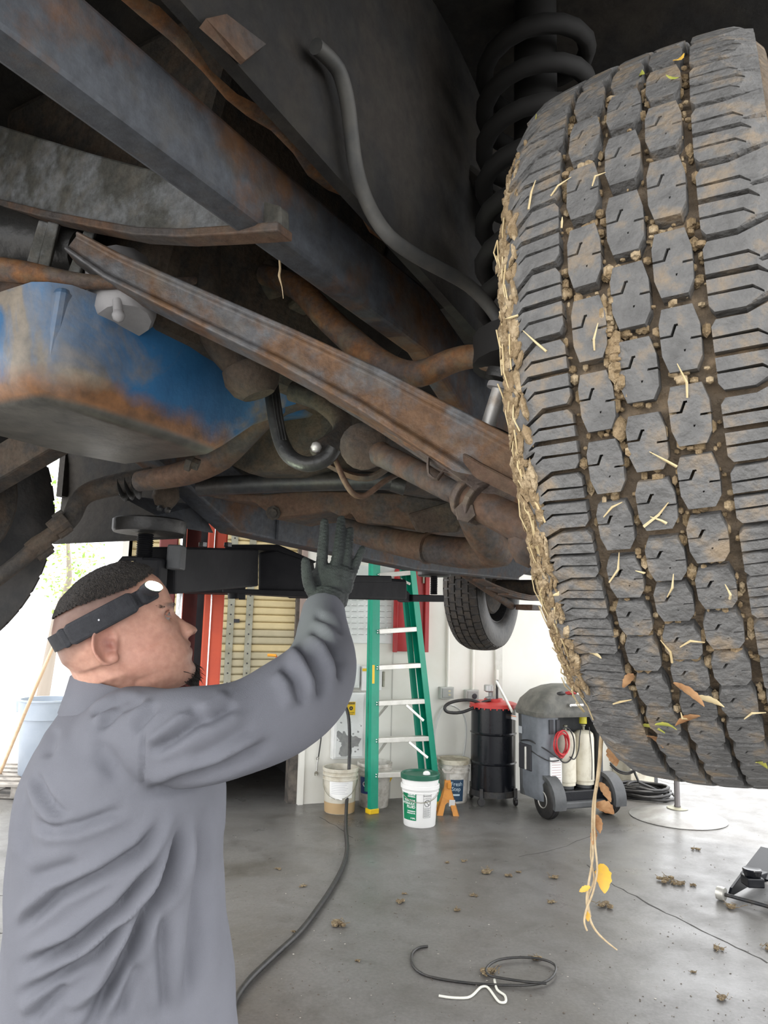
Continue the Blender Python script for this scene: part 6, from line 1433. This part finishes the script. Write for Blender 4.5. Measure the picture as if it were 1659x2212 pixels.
# dried mud and plant clumps fallen from the wheels
spots = [(863, 1951, 11), (735, 1998, 17), (653, 1916, 7), (1050, 1885, 13), (1099, 1893, 8), (1195, 1897, 10), (1121, 1885, 6), (1022, 1935, 8), (990, 1967, 9), (1193, 1950, 9), (1300, 1958, 18), (1440, 1905, 19), (1470, 1912, 17), (1497, 1914, 8), (1586, 1962, 16), (1655, 2050, 14), (1554, 2052, 12), (1497, 2101, 6), (1562, 2160, 14), (1060, 2105, 22), (1160, 2073, 11), (1002, 1861, 6), (965, 1864, 5), (873, 1931, 5), (772, 2077, 6), (635, 2013, 5), (1502, 1836, 8), (600, 1878, 6)]
m_clump = mat('mud_clump', (.22, .165, .09), .95, c2=(.38, .30, .17), scale=70, c3=(.14, .10, .06), bump=.8, bscale=200)
for i, (x, y, s_) in enumerate(spots):
    g = PZ(x, y, 0); sc = s_ * project(g)[2] / F; r5 = random.Random(i); mb = MB()
    for k in range(7): mb.ball(g + Vector((r5.uniform(-1, 1) * sc * .8, r5.uniform(-1, 1) * sc * .7, sc * .22)), sc * r5.uniform(.22, .5), 6, (1, 1, r5.uniform(.4, .7)))
    for k in range(9):
        a = g + Vector((r5.uniform(-.8, .8) * sc, r5.uniform(-.8, .8) * sc, sc * .25)); mb.tube([a, a + Vector((r5.uniform(-1, 1) * sc, r5.uniform(-1, 1) * sc, r5.uniform(-.1, .5) * sc))], .0009 + sc * .02, 4)
    mn = min(v.z for v in mb.v)
    for v in mb.v: v.z = max(v.z - mn, 0) if False else v.z - mn
    special = {19: 'clump of dried grass and mud caught on the black rubber strap loop', 20: 'dried grass knot stuck on the far side of the black strap loop', 14: 'mud clump lying right against the floor jack front wheel', 10: 'straw-coloured mud clump below the hanging weed strand', 11: 'elongated crumbled mud ridge on the floor'}
    if i in special:
        tag(mb.build('mud_clump', m_clump, smooth=40), special[i], 'mud clump', 'clumps of dried mud on the floor'); continue
    tag(mb.build('mud_clump', m_clump, smooth=40), 'small clump of dried mud and grass fallen on the concrete floor', 'mud clump', 'clumps of dried mud on the floor')
mb = MB(); r6 = random.Random(21)
for k in range(520):
    x, y = r6.uniform(500, 1659), r6.uniform(1790, 2212); g = PZ(x, y, 0); s_ = r6.uniform(.0015, .005); mb.ball(g + Zv * s_ * .3, s_, 4, (r6.uniform(.6, 1.6), r6.uniform(.6, 1.6), .5))
tag(mb.build('grit', mat('grit', (.12, .10, .08), .9, c2=(.5, .47, .42), scale=9, lo=.5, hi=.6)), 'dark and pale grit scattered over the workshop floor', 'grit', kind='stuff')

# ------------------------------------------------ plant strands hanging from the truck
def leaf(mb, c, ax, side, ln, wd, curl=.25, n=11):
    ax = ax.normalized(); side = (side - ax * side.dot(ax)).normalized(); nn = ax.cross(side); rs = []
    for i in range(n + 1):
        t = i / n; w_ = wd * math.sin(math.pi * min(.98, .06 + t * .92)) ** .8 * (1 + .12 * math.sin(i * 2.3 + ln * 900)); cc = c + ax * (ln * t) + nn * (curl * ln * math.sin(t * 2.6) * .5)
        rs.append([cc - side * w_ + nn * curl * w_, cc - nn * .0004, cc + side * w_ + nn * curl * w_, cc + nn * .0004])
    return mb.rings(rs)
ws = thing('weed_strand', P(1290, 1560, .80), 'dried weed strand with brown and yellow leaves hanging from the big tyre', 'plant strand')
m_dry = mat('dry_brown_leaf', (.26, .12, .045), .75, c2=(.44, .25, .12), scale=70); m_yleaf = mat('yellow_leaf', (.75, .47, .06), .6, c2=(.66, .38, .08), scale=60); m_root = mat('pale_root', (.56, .44, .28), .85, c2=(.42, .31, .18), scale=90)
sd = .80
MB().tube([P(x, y, sd) for x, y in ((1312, 1545), (1300, 1590), (1296, 1640), (1290, 1690), (1282, 1740), (1280, 1800), (1281, 1850), (1272, 1905), (1268, 1950), (1278, 1995), (1300, 2025), (1333, 2052))], [.0016, .0024, .0022, .0020, .0018, .0015, .0011, .0013, .0016, .0013, .0011, .0007], 7, smooth=2).build('stem', m_root, ws, smooth=60)
MB().tube([P(x, y, sd - .004) for x, y in ((1288, 1700), (1284, 1770), (1286, 1830), (1290, 1880), (1280, 1930), (1268, 1960), (1262, 1990), (1268, 2010))], .0011, 6, smooth=2).build('root_fibre', m_root, ws, smooth=60)
MB().tube([P(x, y, sd + .004) for x, y in ((1280, 1790), (1276, 1850), (1283, 1900), (1270, 1940), (1276, 1980))], .0009, 6, smooth=2).build('root_fibre', m_root, ws, smooth=60)
for x, y, ang, ln, wd, mt in ((1345, 1588, 4.35, 62, 18, m_dry), (1318, 1612, 5.0, 46, 14, m_dry), (1296, 1690, 5.2, 50, 9, m_dry), (1288, 1735, 5.7, 46, 15, m_dry), (1288, 1760, 4.9, 42, 9, m_dry), (1284, 1790, 4.6, 36, 7, m_dry), (1300, 1866, 4.80, 66, 17, m_yleaf), (1275, 1915, 3.6, 26, 6, m_yleaf), (1266, 1968, 4.9, 24, 6, m_yleaf), (1322, 1570, 3.0, 40, 6, m_straw)):
    k = sd / F; mb = MB(); leaf(mb, P(x, y, sd - .003), rt * math.cos(ang) + up * math.sin(ang), rt * math.sin(ang) - up * math.cos(ang) + fw * .35, ln * k, wd * k); mb.build('leaf', mt, ws, smooth=60)
tg = thing('root_wisp', P(605, 500, .86), 'pale thin root wisp dangling from the end of the crossmember', 'plant strand')
MB().tube([P(x, y, .88) for x, y in ((606, 490), (603, 540), (605, 580), (603, 596), (609, 620), (612, 645))], [.0012, .0013, .0014, .0016, .0006, .0004], 6, smooth=2).build('stem', m_root, tg, smooth=60)
# leaf bits stuck in the tread
r7 = random.Random(5); m_gleaf = mat('green_leaf', (.30, .36, .06), .6, c2=(.45, .42, .08), scale=60)
for x, f, ln, mt in ((.012, .60, .020, m_gleaf), (.036, .62, .022, m_yleaf), (.040, .52, .014, m_gleaf), (-.078, .66, .022, m_gleaf), (-.05, -.78, .03, m_dry), (-.035, -.9, .026, m_gleaf), (-.06, -.70, .028, m_straw), (.0, -.86, .03, m_dry), (-.012, -.76, .034, m_dry), (-.002, -.80, .03, m_straw), (.03, -1.05, .025, m_gleaf), (-.085, -.55, .02, m_straw), (-.03, -.93, .03, m_gleaf), (-.045, -.95, .034, m_dry)):
    c_ = tp(x, f, .003); nrm = (c_ - FRC).normalized(); ax = Vector((r7.uniform(-1, 1), r7.uniform(-1, 1), r7.uniform(-1, 1))); ax = ax - nrm * ax.dot(nrm) * .7
    mb = MB(); leaf(mb, c_, ax, ax.cross(nrm), ln * .75, ln * .11); o = mb.build('leaf_bit', mt, ftire, smooth=60)
# matted grass on the mud: thin long fibres along the inner shoulder
mb = MB()
for k in range(60):
    f = r7.uniform(-.95, .25); x = -r7.uniform(.088, .103); a = tp(x, f, .001); b = tp(x + r7.uniform(-.004, .004), f + r7.uniform(.03, .10), r7.uniform(.001, .006)); mb.tube([a, (a + b) / 2 + Vector((r7.uniform(-.003, .003), 0, 0)), b], .0006, 4)
mb.build('grass_fibres', m_straw, ftire, kind='stuff')

# ------------------------------------------------ outside on the left
m_can = mat('grey_blue_plastic', (.34, .39, .46), .55, c2=(.30, .35, .42), scale=4)
pz0 = PZ(30, 1697, 0.004); cb = PZ(88, 1672, 0.12)
pal = thing('pallet', PZ(40, 1695, .004), 'weathered wooden pallet outside under the grey bin', 'pallet')
px0 = Vector((cb.x, cb.y, .004)); m_pal = mat('grey_pallet_wood', (.34, .32, .29), .85, c2=(.22, .2, .18), scale=12)
for k in range(6): MB().box(px0 + Vector((0, -.45 + .18 * k, .115)), (1.1, .11, .02)).build('deck_board', m_pal, pal)
for k in range(3): MB().box(px0 + Vector((-.5 + .5 * k, 0, .0605)), (.06, 1.0, .085)).build('stringer', m_pal, pal)
for k in range(3): MB().box(px0 + Vector((0, -.42 + .42 * k, .009)), (1.1, .09, .016)).build('bottom_board', m_pal, pal)
cb = Vector((cb.x, cb.y, .1255)); tcn = thing('trash_can', cb, 'round grey-blue plastic trash bin standing on the pallet', 'trash bin'); B = Matrix.Translation(cb); r_c = 52 * 6.9 / F
MB().lathe([(.001, 0), (r_c * .85, 0), (r_c * .88, .02), (r_c * 1.0, .50), (r_c * 1.07, .505), (r_c * 1.09, .66), (r_c * 1.12, .665), (r_c * 1.12, .68), (r_c * 1.03, .68), (r_c * .85, .06), (.001, .06)], 40, B).build('bin_body', m_can, tcn, smooth=35)
for a in (-.15, math.pi - .15): MB().rings([[cb + Vector((math.cos(a) * r_c * q_ + dy * -math.sin(a), math.sin(a) * r_c * q_ + dy * math.cos(a), z)) for q_, z in ((1.08, .55), (1.22, .55), (1.27, .66), (1.08, .66))] for dy in (-.06, .06)]).build('bin_handle', m_can, tcn, bevel=.008)
tag(MB().tube([P(118, 1390, 6.2), P(58, 1530, 6.1), PZ(-8, 1690, .02)], [.014, .015, .016], 10).build('wooden_pole', m_wood, smooth=60), 'long pale wooden broom pole leaning at a slant in front of the bin', 'pole')
# tree beyond
tr0 = PZ(90, 1520, 0.004); tree = thing('tree', tr0, 'sunlit leafy green tree outside in the yard', 'tree'); TDp = project(tr0)[2]
m_leafs = mat('tree_leaf', (.20, .38, .05), .6, c2=(.36, .50, .12), scale=4); r8 = random.Random(9)
MB().tube([tr0, tr0 + Vector((.15, 0, 1.6)), P(150, 1250, TDp), P(140, 1100, TDp)], [.12, .09, .05, .02], 8, smooth=1).build('trunk', mat('bark', (.30, .26, .22), .9), tree, smooth=50)
mb = MB()
for cx2, cy2, sx2, sy2, n_ in ((105, 1090, 26, 40, 170), (130, 1180, 30, 40, 160), (165, 1230, 30, 35, 190), (140, 1280, 28, 16, 90), (95, 1150, 15, 40, 80), (200, 1200, 16, 25, 40), (40, 1050, 40, 60, 120), (120, 960, 80, 70, 260)):
    for k in range(n_):
        c_ = P(r8.gauss(cx2, sx2), r8.gauss(cy2, sy2), TDp + r8.uniform(-1, 1)); ax = Vector((r8.uniform(-1, 1), r8.uniform(-1, 1), r8.uniform(-.8, .6))); sd2 = ax.orthogonal().normalized(); ax.normalize(); l_ = r8.uniform(.05, .11)
        mb.add([c_, c_ + ax * l_ * .5 + sd2 * l_ * .25, c_ + ax * l_, c_ + ax * l_ * .5 - sd2 * l_ * .25], [(0, 1, 2, 3)])
mb.build('foliage', m_leafs, tree, kind='stuff')

# ------------------------------------------------ cracks in the slab
m_crack = mat('crack_dirt', (.05, .047, .043), .95)
for q, wd in (([(1270, 1868), (1318, 1906), (1372, 1936), (1440, 1972), (1518, 2010), (1590, 2046), (1659, 2080)], .006), ([(1290, 1800), (1200, 1835), (1120, 1850)], .004), ([(-10, 2012), (14, 2020), (40, 2046)], .006), ([(-10, 1935), (45, 1930)], .005), ([(690, 1765), (735, 1790), (760, 1810)], .004)):
    pp_ = [PZ(x, y, 0) for x, y in q]; pp_, _ = subdiv(pp_, [0] * len(pp_)); pp_, _ = subdiv(pp_, [0] * len(pp_)); r9 = random.Random(len(q)); rs = []
    for k, p in enumerate(pp_):
        t = (pp_[min(k + 1, len(pp_) - 1)] - pp_[max(k - 1, 0)]).normalized(); n_ = Vector((-t.y, t.x, 0)); w_ = wd * r9.uniform(.4, 1.2); p = p + n_ * r9.uniform(-.01, .01)
        rs.append([p - n_ * w_ + Zv * .0003, p + n_ * w_ + Zv * .0003, p + n_ * w_ + Zv * .0008, p - n_ * w_ + Zv * .0008])
    MB().rings(rs).build('floor_crack', m_crack, bpy.data.objects['floor'])
